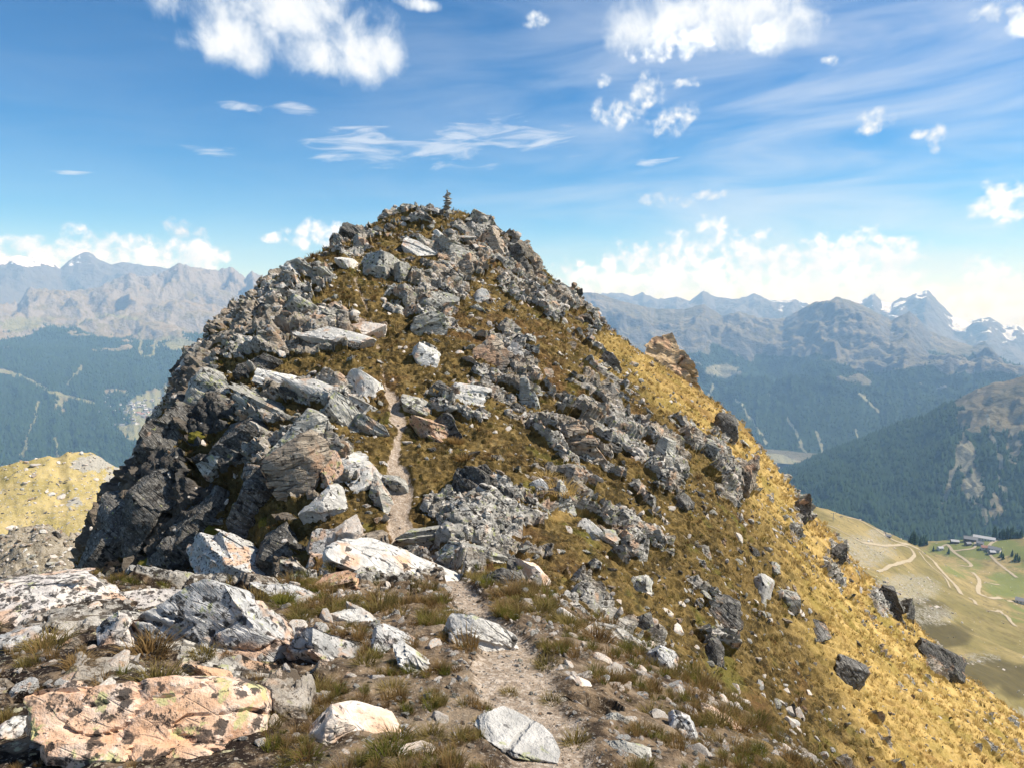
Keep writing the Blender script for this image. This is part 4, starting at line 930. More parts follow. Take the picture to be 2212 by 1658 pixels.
# and the ground it stands on
sp_az = np.linspace(0, 2 * math.pi, 49)[:-1]; rr_ = np.linspace(0.0, 1, 16)
Vk = []
for r_ in rr_:
    for a_ in sp_az:
        x_ = kp[0] + 0.9 + 8.5 * r_ * math.cos(a_); y_ = kp[1] + 9.5 * r_ * math.sin(a_)
        Vk.append((x_, y_, kp[2] - 0.9 - 7.5 * r_ ** 1.3 - 1.6 * r_ * math.cos(a_)))
Vk = np.array(Vk); Vk[:, 2] += 0.6 * fbm(Vk[:, 0] * .4, Vk[:, 1] * .4, 4, 5)
fk = np.array([[i * 48 + j, i * 48 + (j + 1) % 48, (i + 1) * 48 + (j + 1) % 48, (i + 1) * 48 + j] for i in range(15) for j in range(48)])
me_ = mesh_np('spur', Vk, fk, M['ridge']); set_attr(me_, 'm', np.tile([0.1, 0, 0.9, .5], (len(Vk), 1))); set_attr(me_, 'm2', np.zeros((len(Vk), 4)))
tag(link('spur_terrain', me_), kind='structure')

# ---------------------------------------------------------------- medium rocks, one object each
import re
REF = []
for b in BIG:
    wd_ = re.split(r',| with ', b[7])[0].split()[:9]
    while wd_[-1] in ('the', 'a', 'of', 'at', 'on', 'in', 'and', 'by', 'to', 'beside', 'below', 'above', 'right', 'left', 'under', 'between', 'behind', 'its', 'just', 'low', 'down', 'open', 'bottom', 'top', 'lower', 'upper', 'near', 'middle', 'from', 'tilted', 'flat', 'leaning', 'edge', 'dark', 'tall', 'black', 'grey', 'pale', 'white', 'squarish', 'broad', 'skyline', 'cube', 'like', 'split', 'orange', 'topped', 'stained', 'tan', 'golden', 'speckled', 'tapering', 'lying', 'upright', 'face', 'running'): wd_.pop()
    REF.append((' '.join(wd_), b[0], b[1]))
COLW = dict(rock_white_lichen='white spotted', rock_pink_quartz='pinkish', rock_pale_quartz='white', rock_grey_lichen='grey lichened', rock_light_grey='light grey', rock_dark='dark', rock_tan='tan', rock_black_crust='black crusted', stone_pale='pale')
USED = set()
def where(u, v):
    dd = sorted(((math.hypot(u - r_[1], (v - r_[2]) * 1.3), r_) for r_ in REF), key=lambda q: q[0])
    r_ = dd[0][1]; dx_, dy_ = u - r_[1], v - r_[2]
    side_ = ('right of' if dx_ > 0 else 'left of') if abs(dx_) > abs(dy_) else ('below' if dy_ > 0 else 'above')
    return side_, r_[0], dd[1][1][0]
def label_for(kind_, col_, size_, u, v):
    sd, r1_, r2_ = where(u, v)
    for l_ in (f'{col_} {kind_} just {sd} the {r1_}', f'{size_} {col_} {kind_} {sd} the {r1_}', f'{col_} {kind_} some way {sd} the {r1_}'):
        if l_ not in USED and 4 <= len(l_.split()) <= 16: USED.add(l_); return l_
    return None
rng = np.random.default_rng(7)
MIDM = []
for k in range(14):
    mk = 'glgldggtgldgdl'[k]
    MIDM.append(rock_mesh('rock', 900 + k, (1.0, rng.uniform(.6, .95), rng.uniform(.26, .6)), M[mk], 3, sharp=30, cuts=8, strata=int(rng.integers(2, 6)), rough=.025, layer_amp=.12))
STM = [rock_mesh('stone', 950 + k, (1.0, rng.uniform(.6, .9), rng.uniform(.4, .7)), M['sswqsl'[k]], 3, sharp=30, cuts=8, strata=2, rough=.02) for k in range(6)]
def mid_rocks(n, boxes, px, meshes, name, label, cat, group, roll=(5, 40), rockmin=0.0, yaw=28):
    us = []; vs = []
    tot = sum((b[2] - b[0]) * (b[3] - b[1]) for b in boxes)
    for b in boxes:
        k = max(1, int(round(n * 3 * (b[2] - b[0]) * (b[3] - b[1]) / tot)))
        us.append(rng.uniform(b[0], b[2], k)); vs.append(rng.uniform(b[1], b[3], k))
    us = np.concatenate(us); vs = np.concatenate(vs); o_ = rng.permutation(len(us)); us = us[o_]; vs = vs[o_]
    hp = cast(us, vs); cnt = 0
    for i in range(len(us)):
        if cnt >= n or np.isnan(hp[i, 0]): continue
        x, y, z = hp[i]; dist = np.linalg.norm(hp[i])
        a = math.atan2(x, y); ii = int(np.clip(np.searchsorted(rs, math.hypot(x, y)), 0, NR - 1)); jj = int(np.clip(np.searchsorted(azs, a), 0, NA - 1))
        if path[ii, jj] > 0.35: continue
        if rockmin and rock[ii, jj] < rockmin and rng.random() < 0.7: continue
        s_ = (px[0] + (px[1] - px[0]) * rng.random() ** 2.2) * dist / F
        o = link(name, meshes[int(rng.integers(len(meshes)))])
        p_ = P1[ii, jj]; o.location = (p_[0], p_[1], p_[2] - 0.06 * s_)
        o.scale = (s_, s_ * rng.uniform(.8, 1.1), s_ * rng.uniform(.8, 1.3))
        o.rotation_euler = (R(rng.uniform(-25, 15)), R(rng.uniform(*roll)), -a + R(rng.uniform(-yaw, yaw)))
        fs = (s_ * F / dist - px[0]) / (px[1] - px[0])
        tag(o, label_for(name, COLW[o.data.materials[0].name], 'small' if fs < .15 else ('middling' if fs < .5 else 'large'), us[i], vs[i]) or label, cat, group); cnt += 1
mid_rocks(60, [(520, 560, 800, 1000)], (18, 64), MIDM, 'rock', 'grey slabby rock among the many on the left shoulder', 'rock', 'rocks on the left shoulder', (12, 40), .3)
mid_rocks(65, [(840, 480, 1130, 700), (900, 700, 1250, 960)], (14, 48), MIDM, 'rock', 'grey rock among the many on the face under the summit', 'rock', 'rocks under the summit', (0, 40), .3)
mid_rocks(70, [(1000, 960, 1400, 1240), (1250, 760, 1560, 1100), (1250, 1200, 1600, 1450)], (12, 38), [MIDM[i] for i in (0, 2, 4, 5, 7, 8, 10, 12)], 'rock', 'lichened rock among the many strewn over the right face', 'rock', 'rocks strewn over the right face', (10, 45), .25)
mid_rocks(40, [(1560, 950, 1700, 1300), (1650, 1100, 1900, 1400), (1850, 1300, 2050, 1500)], (10, 30), MIDM, 'rock', 'rock showing through the golden grass of the right flank', 'rock', 'rocks in the golden grass', (20, 45), .3)
mid_rocks(125, [(640, 1290, 1000, 1640), (1150, 1440, 1700, 1640), (0, 1300, 300, 1640), (480, 1480, 660, 1640)], (14, 52), STM, 'stone', 'pale loose stone among the many on the near ground', 'stone', 'loose stones on the near ground', (-30, 40), yaw=90)

mid_rocks(70, [(1270, 1490, 1720, 1640), (1180, 1300, 1480, 1500)], (14, 56), STM, 'stone', 'pale angular stone in the stony ground at the lower right', 'stone', 'stones at the lower right', (-10, 40), yaw=90)
# ---------------------------------------------------------------- cairn on the summit
cb = at(966, 460, 30.2); cs = np.linalg.norm(cb) / F
cairn = bpy.data.objects.new('stone_cairn', None); coll.objects.link(cairn)
ii = int(np.searchsorted(rs, math.hypot(cb[0], cb[1]))); jj = int(np.searchsorted(azs, math.atan2(cb[0], cb[1])))
cairn.location = (cb[0], cb[1], cb[2] + 0.05); cairn.scale = (.64, .64, .66)
tag(cairn, 'slender cairn of stacked flat stones on the summit', 'cairn')
zc = -0.1
for k in range(15):
    fr = k / 14.0; wd = (0.70 - 0.30 * fr) * rng.uniform(.82, 1.12); hh_ = rng.uniform(.065, .12)
    if k == 14: wd, hh_ = 0.13, 0.16
    if k in (11, 12): hh_ = 0.13
    o = link('stone', rock_mesh('stone', 1200 + k, (wd, wd * .85, hh_ * 1.25), M['lgtlgs'[k % 6]], 2, cuts=8, strata=0, rough=.05), cairn)
    o.location = (0.04 * math.sin(k * 2.1) + 0.05 * fr + rng.uniform(-.03, .03), rng.uniform(-.03, .03), zc + hh_ / 2)
    o.rotation_euler = (R(rng.uniform(-6, 6)), R(rng.uniform(-8, 8)), rng.uniform(0, 6)); zc += hh_ * 0.93
for k in range(6):
    o = link('stone', rock_mesh('stone', 1230 + k, (.4, .34, .16), M['lgt'[k % 3]], 2, cuts=8, strata=0, rough=.05), cairn)
    o.location = (0.38 * math.cos(k * 1.05), 0.30 * math.sin(k * 1.05), -0.06 - 0.06 * (k % 2)); o.rotation_euler = (0, R(rng.uniform(-10, 10)), k)

# ---------------------------------------------------------------- scattered small stuff
def scatter(name, P_, Rot, Scl, Idx, srcs, label, cat):
    me_ = bpy.data.meshes.new(name); me_.vertices.add(len(P_)); me_.vertices.foreach_set('co', np.asarray(P_, np.float32).ravel())
    set_attr(me_, 'rot', Rot, 'FLOAT_VECTOR'); set_attr(me_, 'scl', Scl, 'FLOAT_VECTOR'); set_attr(me_, 'idx', Idx, 'INT')
    o = link(name, me_)
    ng = bpy.data.node_groups.new(name, 'GeometryNodeTree')
    ng.interface.new_socket('Geometry', in_out='INPUT', socket_type='NodeSocketGeometry'); ng.interface.new_socket('Geometry', in_out='OUTPUT', socket_type='NodeSocketGeometry')
    gi = ng.nodes.new('NodeGroupInput'); go = ng.nodes.new('NodeGroupOutput')
    ip = ng.nodes.new('GeometryNodeInstanceOnPoints'); jn = ng.nodes.new('GeometryNodeJoinGeometry')
    for s_ in srcs:
        oi = ng.nodes.new('GeometryNodeObjectInfo'); oi.inputs['Object'].default_value = s_; oi.inputs['As Instance'].default_value = True
        ng.links.new(oi.outputs['Geometry'], jn.inputs[0])
    ng.links.new(gi.outputs[0], ip.inputs['Points']); ng.links.new(jn.outputs[0], ip.inputs['Instance'])
    ip.inputs['Pick Instance'].default_value = True
    for nm, ty, sk in (('rot', 'FLOAT_VECTOR', 'Rotation'), ('scl', 'FLOAT_VECTOR', 'Scale'), ('idx', 'INT', 'Instance Index')):
        na = ng.nodes.new('GeometryNodeInputNamedAttribute'); na.data_type = ty; na.inputs['Name'].default_value = nm
        ng.links.new(na.outputs[0], ip.inputs[sk])
    ng.links.new(ip.outputs[0], go.inputs[0])
    md_ = o.modifiers.new('scatter', 'NODES'); md_.node_group = ng
    tag(o, label, cat, kind='stuff'); return o
def src(name, me_): return bpy.data.objects.new(name, me_)      # not linked: only instanced
dA = np.gradient(azs)[None] ; dRr = np.gradient(rs)[:, None]
area = RR * dA * dRr / np.clip(N0[..., 2], .25, 1)
inview = front & (U > -150) & (U < 2360) & (V_ > 300) & (V_ < 1800)
def pick(wgt, n):
    w_ = (wgt * area * inview).ravel(); w_ = w_ / w_.sum(); k = rng.choice(len(w_), n, p=w_)
    return k, P1.reshape(-1, 3)[k] + rng.normal(0, .0022, (n, 3)) * RR.reshape(-1)[k][:, None] * np.array([1, 1, 0])[None]
def euler_from_normal(nrm, spin, blend=1.0):
    nx, ny, nz_ = nrm[:, 0] * blend, nrm[:, 1] * blend, nrm[:, 2]
    # x then y tilt then spin is approximated by tilting about x and y
    return np.stack([-np.arctan2(ny, nz_), np.arctan2(nx, np.hypot(ny, nz_)), spin], -1)
flatN1 = N0.reshape(-1, 3)
# stones on the slopes
SC = [src('scree_stone', rock_mesh('scree_stone', 1300 + k, (1.0, .75, .5), M['slgstd'[k]], 1, sharp=1, cuts=7, strata=0, rough=.03)) for k in range(6)]
clump = sst(fbm(cx * 0.9, cy * 0.9, 4, 201), -0.1, 0.45)
wst = (1 / np.clip(RR, 6, 45)) * (0.30 + 1.3 * clump ** 2 + 0.25 * rock) * (1 - 0.35 * gold) * (RR > 5.5) * (1 - 0.6 * left_shade) * (1 - 0.9 * sst(path, .2, .6))
ns = 46000; k, Pp = pick(wst, ns)
siz = np.minimum(0.017, np.exp(rng.normal(math.log(0.0056), 0.62, ns))) * np.clip(RR.reshape(-1)[k], 6, 45) * (1 - 0.5 * gold.reshape(-1)[k])
Pp[:, 2] -= siz * .12
E_ = euler_from_normal(flatN1[k], rng.uniform(0, 6.28, ns), .8); E_[:, 1] += rng.normal(0.15, .3, ns); E_[:, 0] += rng.normal(0, .3, ns)
scatter('scree', Pp, E_, siz[:, None] * rng.uniform(.6, 1.4, (ns, 3)), rng.integers(0, 6, ns), SC, 'loose pale stones strewn over the slopes', 'scree')
# grit and pebbles on the near ground and the path
ng_ = 9000; wg = (RR < 9.5) * (RR > 1.5) / RR * (0.2 + clump + 1.2 * sst(path, .1, .6)) * (1 - .7 * rock); k, Pp = pick(wg, ng_)
siz = np.exp(rng.normal(math.log(0.0048), 0.6, ng_)) * np.clip(RR.reshape(-1)[k], 2, 9) * (1 - 0.55 * sst(path.reshape(-1)[k], .2, .7))
scatter('gravel', Pp, rng.uniform(0, 6.28, (ng_, 3)) * [.15, .15, 1], siz[:, None] * rng.uniform(.6, 1.4, (ng_, 3)), rng.integers(0, 6, ng_), [SC[i] for i in (0, 3, 0, 4, 1, 2)], 'pale grit and pebbles on the near ground and path', 'gravel')
# grass
def grass_mat(name, c1_, c2_, c3_):
    m, t = new_mat(name)
    oi = t.node('ShaderNodeObjectInfo').outputs['Random']; z_ = t.xyz(t.node('ShaderNodeTexCoord').outputs['Object'])[2]
    ps = t.node('ShaderNodeNewGeometry').outputs['Position']
    pn = t.noise(ps, 0.9, 2.0, 0.6)
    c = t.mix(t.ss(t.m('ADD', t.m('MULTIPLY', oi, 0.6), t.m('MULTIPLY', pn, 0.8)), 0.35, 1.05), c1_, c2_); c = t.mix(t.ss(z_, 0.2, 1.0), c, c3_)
    finish(t, c, 0.8, None, spec=0.15, trans=0.5); return m
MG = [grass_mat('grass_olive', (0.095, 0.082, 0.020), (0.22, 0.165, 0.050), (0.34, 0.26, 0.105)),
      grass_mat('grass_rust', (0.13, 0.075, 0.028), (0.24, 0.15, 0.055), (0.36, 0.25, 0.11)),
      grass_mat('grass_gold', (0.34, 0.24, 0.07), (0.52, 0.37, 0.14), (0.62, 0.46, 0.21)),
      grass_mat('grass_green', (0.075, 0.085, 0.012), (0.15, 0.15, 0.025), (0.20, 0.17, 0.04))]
def tuft_mesh(name, seed, blades, mat, spread=.32, lean=.7, wid=.05):
    g = np.random.default_rng(seed); V = []; Fc = []
    for b in range(blades):
        a = g.uniform(0, 6.28); r0 = spread * math.sqrt(g.random()); x, y = r0 * math.cos(a), r0 * math.sin(a)
        h = g.uniform(.55, 1.05); l = lean * g.uniform(.3, 1.1); la = a + g.normal(0, .6); ox, oy = math.cos(la) * l, math.sin(la) * l
        px_, py_ = -math.sin(la + g.normal(0, .8)) * wid, math.cos(la + g.normal(0, .8)) * wid; n = len(V)
        V += [(x - px_, y - py_, -.08), (x + px_, y + py_, -.08), (x + ox * .35 + px_ * .7, y + oy * .35 + py_ * .7, h * .6), (x + ox * .35 - px_ * .7, y + oy * .35 - py_ * .7, h * .6), (x + ox, y + oy, h * .92)]
        Fc += [(n, n + 1, n + 2), (n, n + 2, n + 3), (n + 3, n + 2, n + 4)]
    return mesh_np(name, V, Fc, mat)
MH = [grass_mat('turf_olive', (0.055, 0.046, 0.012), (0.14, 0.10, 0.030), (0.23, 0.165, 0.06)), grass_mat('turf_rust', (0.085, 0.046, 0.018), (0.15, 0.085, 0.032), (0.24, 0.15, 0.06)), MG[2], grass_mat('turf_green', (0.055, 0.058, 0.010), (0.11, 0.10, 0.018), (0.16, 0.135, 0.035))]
TU = [src('tuft', tuft_mesh('tuft', 50 + k, 16, MH[k % 4], .45, .55, .05)) for k in range(4)]
wgr = (1 / np.clip(RR, 6, 40)) * (1 - rock) * (RR > 6.5) * (1 - sst(path, .15, .5)) * (0.35 + sst(fbm(cx * 1.3, cy * 1.3, 3, 301), -.3, .4))
n_ = 90000; k, Pp = pick(wgr, n_); gk = gold.reshape(-1)[k]
sz = np.clip(RR.reshape(-1)[k], 6, 45) * 0.0034 * np.exp(rng.normal(0, .35, n_)) + .02
ix = np.where(rng.random(n_) < gk * .93, 2, rng.choice([0, 0, 0, 0, 1, 1, 1, 3, 3, 2], n_))
Rt = np.stack([rng.normal(0, .15, n_), rng.normal(.2, .2, n_), rng.uniform(0, 6.28, n_)], -1)
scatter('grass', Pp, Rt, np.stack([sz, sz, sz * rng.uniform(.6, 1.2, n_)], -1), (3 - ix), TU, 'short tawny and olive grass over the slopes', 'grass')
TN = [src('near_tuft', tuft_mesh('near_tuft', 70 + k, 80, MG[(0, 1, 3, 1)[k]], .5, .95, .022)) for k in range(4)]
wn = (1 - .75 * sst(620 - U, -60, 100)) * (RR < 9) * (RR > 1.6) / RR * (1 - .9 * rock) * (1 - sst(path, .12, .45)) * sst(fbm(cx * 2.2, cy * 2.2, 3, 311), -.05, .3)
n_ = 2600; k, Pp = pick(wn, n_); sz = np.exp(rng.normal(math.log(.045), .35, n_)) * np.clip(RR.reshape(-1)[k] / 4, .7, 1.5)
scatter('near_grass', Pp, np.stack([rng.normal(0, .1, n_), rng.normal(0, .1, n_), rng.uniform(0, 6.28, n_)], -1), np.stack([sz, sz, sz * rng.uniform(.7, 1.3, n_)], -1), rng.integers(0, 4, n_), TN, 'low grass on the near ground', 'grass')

# ---------------------------------------------------------------- single tufts and moss cushions close by
HT = [tuft_mesh('grass_tuft', 90 + k, 220, MG[(0, 1, 3, 2)[k]], .5, .85, .016) for k in range(4)]
TW = ('olive', 'russet', 'green', 'straw coloured')
tuv = [(610,1310,60,2),(555,1305,50,0),(640,1345,55,0),(320,1420,90,1),(345,1480,85,0),(100,1395,80,0),(395,1525,60,2),(790,1440,55,0),(850,1490,60,0),(860,1600,70,0),(835,1640,80,2),(975,1345,45,1),(930,1300,40,0),(1085,1318,50,1),(1165,1325,60,0),
       (1290,1385,70,1),(1180,1430,55,0),(1190,1500,45,0),(1245,1590,60,0),(1100,1480,36,0),(580,1570,55,0),(690,1490,60,0),(50,1510,50,1),(560,1500,45,1),(1320,1480,60,1),(1410,1540,55,0),(1230,1360,55,0),(1250,1420,50,1),(720,1320,45,0),(760,1300,40,0),
       (985,960,40,1),(1000,1000,44,1),(1215,1085,70,3),(1180,1040,50,3),(440,1425,50,0),(930,1590,60,0),(660,1640,60,2),(170,1450,50,1),(1500,1510,55,1),(1600,1580,50,1)]
hp = cast([q[0] for q in tuv], [q[1] for q in tuv])
for i, (u, v, px_, k) in enumerate(tuv):
    if np.isnan(hp[i, 0]): continue
    dist = np.linalg.norm(hp[i]); s_ = px_ * dist / F * .62
    o = link('grass_tuft', HT[k]); x, y = hp[i, 0], hp[i, 1]; o.location = (x, y, float(surf_z(np.array([x]), np.array([y]))[0]) - .01)
    o.scale = (s_ * 1.2, s_ * 1.2, s_ * .62); o.rotation_euler = (0, R(4), i * 1.7)
    tag(o, label_for('grass tuft', TW[k], 'large' if px_ > 55 else 'small', u, v) or 'grass tuft on the near ground', 'grass tuft', 'grass tufts near the camera')
m_moss, t = new_mat('moss_green')
mp_ = t.node('ShaderNodeTexCoord').outputs['Object']; n_ = t.noise(mp_, 6.0, 4.0, .6); n2_ = t.noise(mp_, 40.0, 3.0, .6)
finish(t, t.mix(n_, (0.06, 0.058, 0.012), (0.19, 0.165, 0.035)), .95, n2_, .9, .03, .05)
for i, (u, v, wp, hp_, lb) in enumerate([(640,1505,62,30,'yellow green cushion plant on the grit below the white slab'),(425,945,40,26,'bright green moss pad at the top of the shaded shoulder'),(470,1150,50,44,'dull green moss pad in the shaded gully'),(690,838,34,26,'green moss pad among the slanting slabs'),(712,968,26,18,'small green moss pad on the split boulder'),(340,1240,90,70,'tawny moss hummock at the foot of the shaded cliff'),(600,1300,50,24,'moss pad beneath the tufts by the tilted layered slab'),(575,1130,30,26,'mossy pad halfway down the shaded gully')]):
    q = cast([u], [v])[0]
    if np.isnan(q[0]): continue
    dist = np.linalg.norm(q); s_ = dist / F
    v_, f_ = ICO[4]; dd_ = 1 + .22 * n3(v_, 2.2, 60 + i) + .10 * n3(v_, 7.0, 70 + i) + .05 * n3(v_, 17.0, 80 + i)
    o = link('moss_cushion', mesh_np('moss_cushion', v_ * dd_[:, None] * np.array([wp * s_ / 2, wp * s_ / 2.2, hp_ * s_ / 2])[None], f_, m_moss)); o.location = q
    tag(o, lb, 'moss')

# ---------------------------------------------------------------- tracks, huts and trees on the alp
m_road, t = new_mat('dirt_track')
n_ = t.noise(t.node('ShaderNodeNewGeometry').outputs['Position'], 0.4, 4.0, 0.6)
finish(t, t.mix(n_, (0.30, 0.245, 0.16), (0.44, 0.375, 0.275)), 0.95, spec=0.05)
def ribbon(name, pts, width, surf, lift, mat):
    P_ = surf.cast([p_[0] for p_ in pts], [p_[1] for p_ in pts]); P_ = P_[~np.isnan(P_[:, 0])][:, :2]
    if len(P_) < 2: return
    # smooth curve through the points
    tt = np.arange(len(P_)); ts = np.linspace(0, len(P_) - 1, len(P_) * 8)
    Q = []
    for s_ in ts:
        i = min(int(s_), len(P_) - 2); f = s_ - i
        p0_, p1_, p2_, p3_ = P_[max(i - 1, 0)], P_[i], P_[i + 1], P_[min(i + 2, len(P_) - 1)]
        Q.append(0.5 * ((2 * p1_) + (-p0_ + p2_) * f + (2 * p0_ - 5 * p1_ + 4 * p2_ - p3_) * f * f + (-p0_ + 3 * p1_ - 3 * p2_ + p3_) * f ** 3))
    Q = np.array(Q); T_ = np.gradient(Q, axis=0); T_ /= np.linalg.norm(T_, axis=1, keepdims=True) + 1e-9
    S_ = np.stack([T_[:, 1], -T_[:, 0]], -1); V = []
    for k in (-.5, -.17, .17, .5):
        q = Q + S_ * width * k * (1 + 0.25 * fbm(Q[:, 0] / 9, Q[:, 1] / 9, 2, 5))[:, None]; V.append(np.concatenate([q, surf.z_at(q[:, 0], q[:, 1])[:, None] + lift], 1))
    V = np.array(V); 
    n = len(Q); tag(link(name, mesh_np(name, V.reshape(-1, 3), grid_faces(4, n), mat)), kind='structure')
ROADS = [([(700,262),(800,290),(900,335),(980,380),(1050,430),(1130,470),(1230,500),(1330,540),(1430,620),(1500,700),(1570,780),(1640,850),(1680,915)], 7),
 ([(560,340),(700,400),(830,470),(900,495),(1100,510),(1230,520),(1280,560),(1290,600),(1200,650),(1060,700),(990,725)], 5),
 ([(1330,560),(1430,680),(1540,770),(1590,860)], 3), ([(1740,945),(1790,970),(1805,1000)], 5), ([(1860,1030),(1930,1050),(2000,1050),(2050,1090),(2090,1140),(2130,1180)], 5),
 ([(1770,730),(1830,800),(1820,890),(1880,930),(1960,945),(2100,970)], 7), ([(1500,540),(1560,505),(1610,555),(1700,620),(1760,670),(1740,685),(1660,670)], 7),
 ([(1610,555),(1720,545),(1790,525),(1800,480)], 7), ([(1900,560),(1920,500),(1990,465),(2100,452),(2199,452)], 7), ([(1900,560),(1930,600),(2000,670),(2080,730),(2140,775)], 6), ([(1870,805),(1930,825),(2000,835)], 5)]
for pts, wd in ROADS: ribbon('dirt_track', [d1(*p_) for p_ in pts], wd * .7, E, 0.5, m_road)

def plain(name, c, rough=0.9):
    m, t = new_mat(name); n = t.noise(t.node('ShaderNodeTexCoord').outputs['Object'], 1.5, 4.0, 0.6)
    finish(t, t.mix(n, tuple(x * .8 for x in c), tuple(min(1, x * 1.15) for x in c)), rough, spec=0.1); return m
HM = dict(white=plain('plaster_white', (0.62, 0.60, 0.56)), wood=plain('timber_brown', (0.13, 0.085, 0.055)), stone=plain('stone_wall', (0.36, 0.34, 0.31)),
          slate=plain('slate_roof', (0.22, 0.22, 0.23)), grey=plain('grey_roof', (0.42, 0.42, 0.43)), red=plain('red_roof', (0.30, 0.16, 0.12)), glass=plain('window_dark', (0.04, 0.05, 0.06), .3))
def house_parts(l, b, h, rh):
    x, y = l / 2, b / 2
    W_ = [(-x,-y,-3),(x,-y,-3),(x,y,-3),(-x,y,-3),(-x,-y,h),(x,-y,h),(x,y,h),(-x,y,h),(-x,0,h+rh),(x,0,h+rh)]
    WF = [(0,1,5,4),(2,3,7,6),(1,2,6,5),(3,0,4,7)]; WT = [(5,6,9),(7,4,8)]
    o_ = .7; q = rh * o_ / y; th_ = .35
    Rf = [(-x-o_,-y-o_,h-q),(x+o_,-y-o_,h-q),(x+o_,0,h+rh),(-x-o_,0,h+rh),(x+o_,y+o_,h-q),(-x-o_,y+o_,h-q)]
    R2 = Rf + [(a, b_, c + th_) for a, b_, c in Rf]
    RF = [(0,3,2,1),(3,5,4,2),(6,7,8,9),(9,8,10,11),(0,1,7,6),(4,5,11,10),(1,2,8,7),(2,4,10,8),(5,3,9,11),(3,0,6,9)]
    return W_, WF, WT, R2, RF
def poly_mesh(name, V, Fc, mats, idx=None):
    me_ = bpy.data.meshes.new(name); me_.from_pydata([tuple(map(float, v)) for v in V], [], [tuple(f) for f in Fc])
    for m in mats: me_.materials.append(m)
    if idx is not None: me_.polygons.foreach_set('material_index', np.array(idx, np.int32))
    me_.update(); return me_
def hut(px, l, b, h, rh, rz, wall, roof, label, chim=False):
    P_ = E.cast([d1(*px)[0]], [d1(*px)[1]])[0]
    if np.isnan(P_[0]): return
    rt = bpy.data.objects.new('house', None); coll.objects.link(rt); rt.location = (P_[0], P_[1], float(E.z_at(np.array([P_[0]]), np.array([P_[1]]))[0])); rt.rotation_euler = (0, 0, rz)
    tag(rt, label, 'house')
    W_, WF, WT, R2, RF = house_parts(l, b, h, rh)
    link('wall', poly_mesh('wall', W_, WF + WT, [HM[wall]]), rt); ro_ = link('roof', poly_mesh('roof', R2, RF, [HM[roof]]), rt)
    wn_ = None
    for s_ in (-1, 1):
        for k in range(max(2, int(l / 4))):
            x = -l / 2 + (k + .5) * l / max(2, int(l / 4))
            V = [(a, b_, c) for c in (h * .35, h * .75) for b_ in (-.06, .06) for a in (-.6, .6)]
            if wn_ is None: wn_ = poly_mesh('window', V, [(0,1,5,4),(2,6,7,3),(0,4,6,2),(1,3,7,5),(4,5,7,6),(0,2,3,1)], [HM['glass']])
            o = link('window', wn_, rt); o.location = (x, s_ * b / 2, 0)
    if chim:
        V = [(a, b_, c) for c in (h + rh * .4, h + rh + 1.2) for b_ in (1, 1.9) for a in (1, 1.9)]
        link('chimney', poly_mesh('chimney', V, [(0,1,5,4),(2,6,7,3),(0,4,6,2),(1,3,7,5),(4,5,7,6)], [HM['stone']]), ro_)
hut((1755,478), 20, 11, 6, 3.6, -.5, 'wood', 'slate', 'largest dark timber chalet of the alp hamlet', True)
hut((1868,466), 32, 11, 5, 2.6, -.62, 'white', 'grey', 'long pale barn at the top of the alp hamlet')
hut((1625,488), 12, 8, 4, 2.2, -.3, 'wood', 'grey', 'small timber hut left of the largest chalet')
hut((1735,505), 9, 7, 3.5, 2, .2, 'wood', 'slate', 'little brown hut just below the largest chalet')
hut((1835,503), 10, 8, 4, 2.4, -.8, 'stone', 'slate', 'grey stone hut below the long pale barn')
hut((1880,540), 13, 9, 4, 2.4, -.4, 'white', 'red', 'white hut with a reddish roof by the track junction')
hut((1955,560), 17, 10, 5, 3, -.9, 'white', 'slate', 'white house lowest on the right of the alp hamlet', True)
hut((1935,575), 8, 7, 3.5, 2, -.2, 'wood', 'grey', 'small shed beside the lowest white house')
hut((1505,545), 8, 7, 4, 2, .1, 'white', 'grey', 'lone tiny white hut left of the alp hamlet')
hut((2190,990), 16, 10, 5, 2.6, -.7, 'white', 'slate', 'white walled house at the right edge of the alp')
hut((1078,443), 5, 4, 2.4, 1.2, -.5, 'wood', 'slate', 'tiny dark hut beside the main track')
# lift pylon on the meadow crest
P_ = E.cast([d1(622, 305)[0]], [d1(622, 305)[1]])[0]
py = bpy.data.objects.new('lift_pylon', None); coll.objects.link(py); py.location = P_; tag(py, 'thin ski lift pylon on the meadow crest', 'pylon')
m_st = plain('steel_grey', (0.22, 0.23, 0.24), .5)
def barm(name, a, b, r, parent):
    a = np.array(a, float); b = np.array(b, float); d_ = (b - a) / np.linalg.norm(b - a); s_ = np.cross(d_, (0.3, .9, .2)); s_ /= np.linalg.norm(s_); q = np.cross(d_, s_)
    V = [c + r * (math.cos(k * math.pi / 3) * s_ + math.sin(k * math.pi / 3) * q) for c in (a, b) for k in range(6)]
    return link(name, poly_mesh(name, V, [(k, (k + 1) % 6, 6 + (k + 1) % 6, 6 + k) for k in range(6)] + [tuple(range(5, -1, -1)), tuple(range(6, 12))], [m_st]), parent)
barm('post', (0, 0, -1), (0, 0, 9.5), .3, py); barm('crossarm', (-2.6, 0, 9.3), (2.6, 0, 9.3), .2, py)
for x in (-2.6, 2.6): barm('sheave_bracket', (x, -.9, 9.0), (x, .9, 9.0), .25, py)
# pale boulders on the crest of the meadow
for k, q in enumerate([(820,262),(845,282),(885,280),(925,298),(978,322)]):
    P_ = E.cast([d1(*q)[0]], [d1(*q)[1] + 4])[0]
    if np.isnan(P_[0]): continue
    o = link('boulder', rock_mesh('boulder', 1500 + k, (3.4, 2.6, 2.2), M['q'], 2, cuts=7, strata=0)); o.location = P_
    tag(o, ['leftmost', 'second', 'middle', 'fourth', 'rightmost'][k] + ' of five tiny white boulders on the far meadow crest', 'boulder', 'white boulders on the meadow crest')
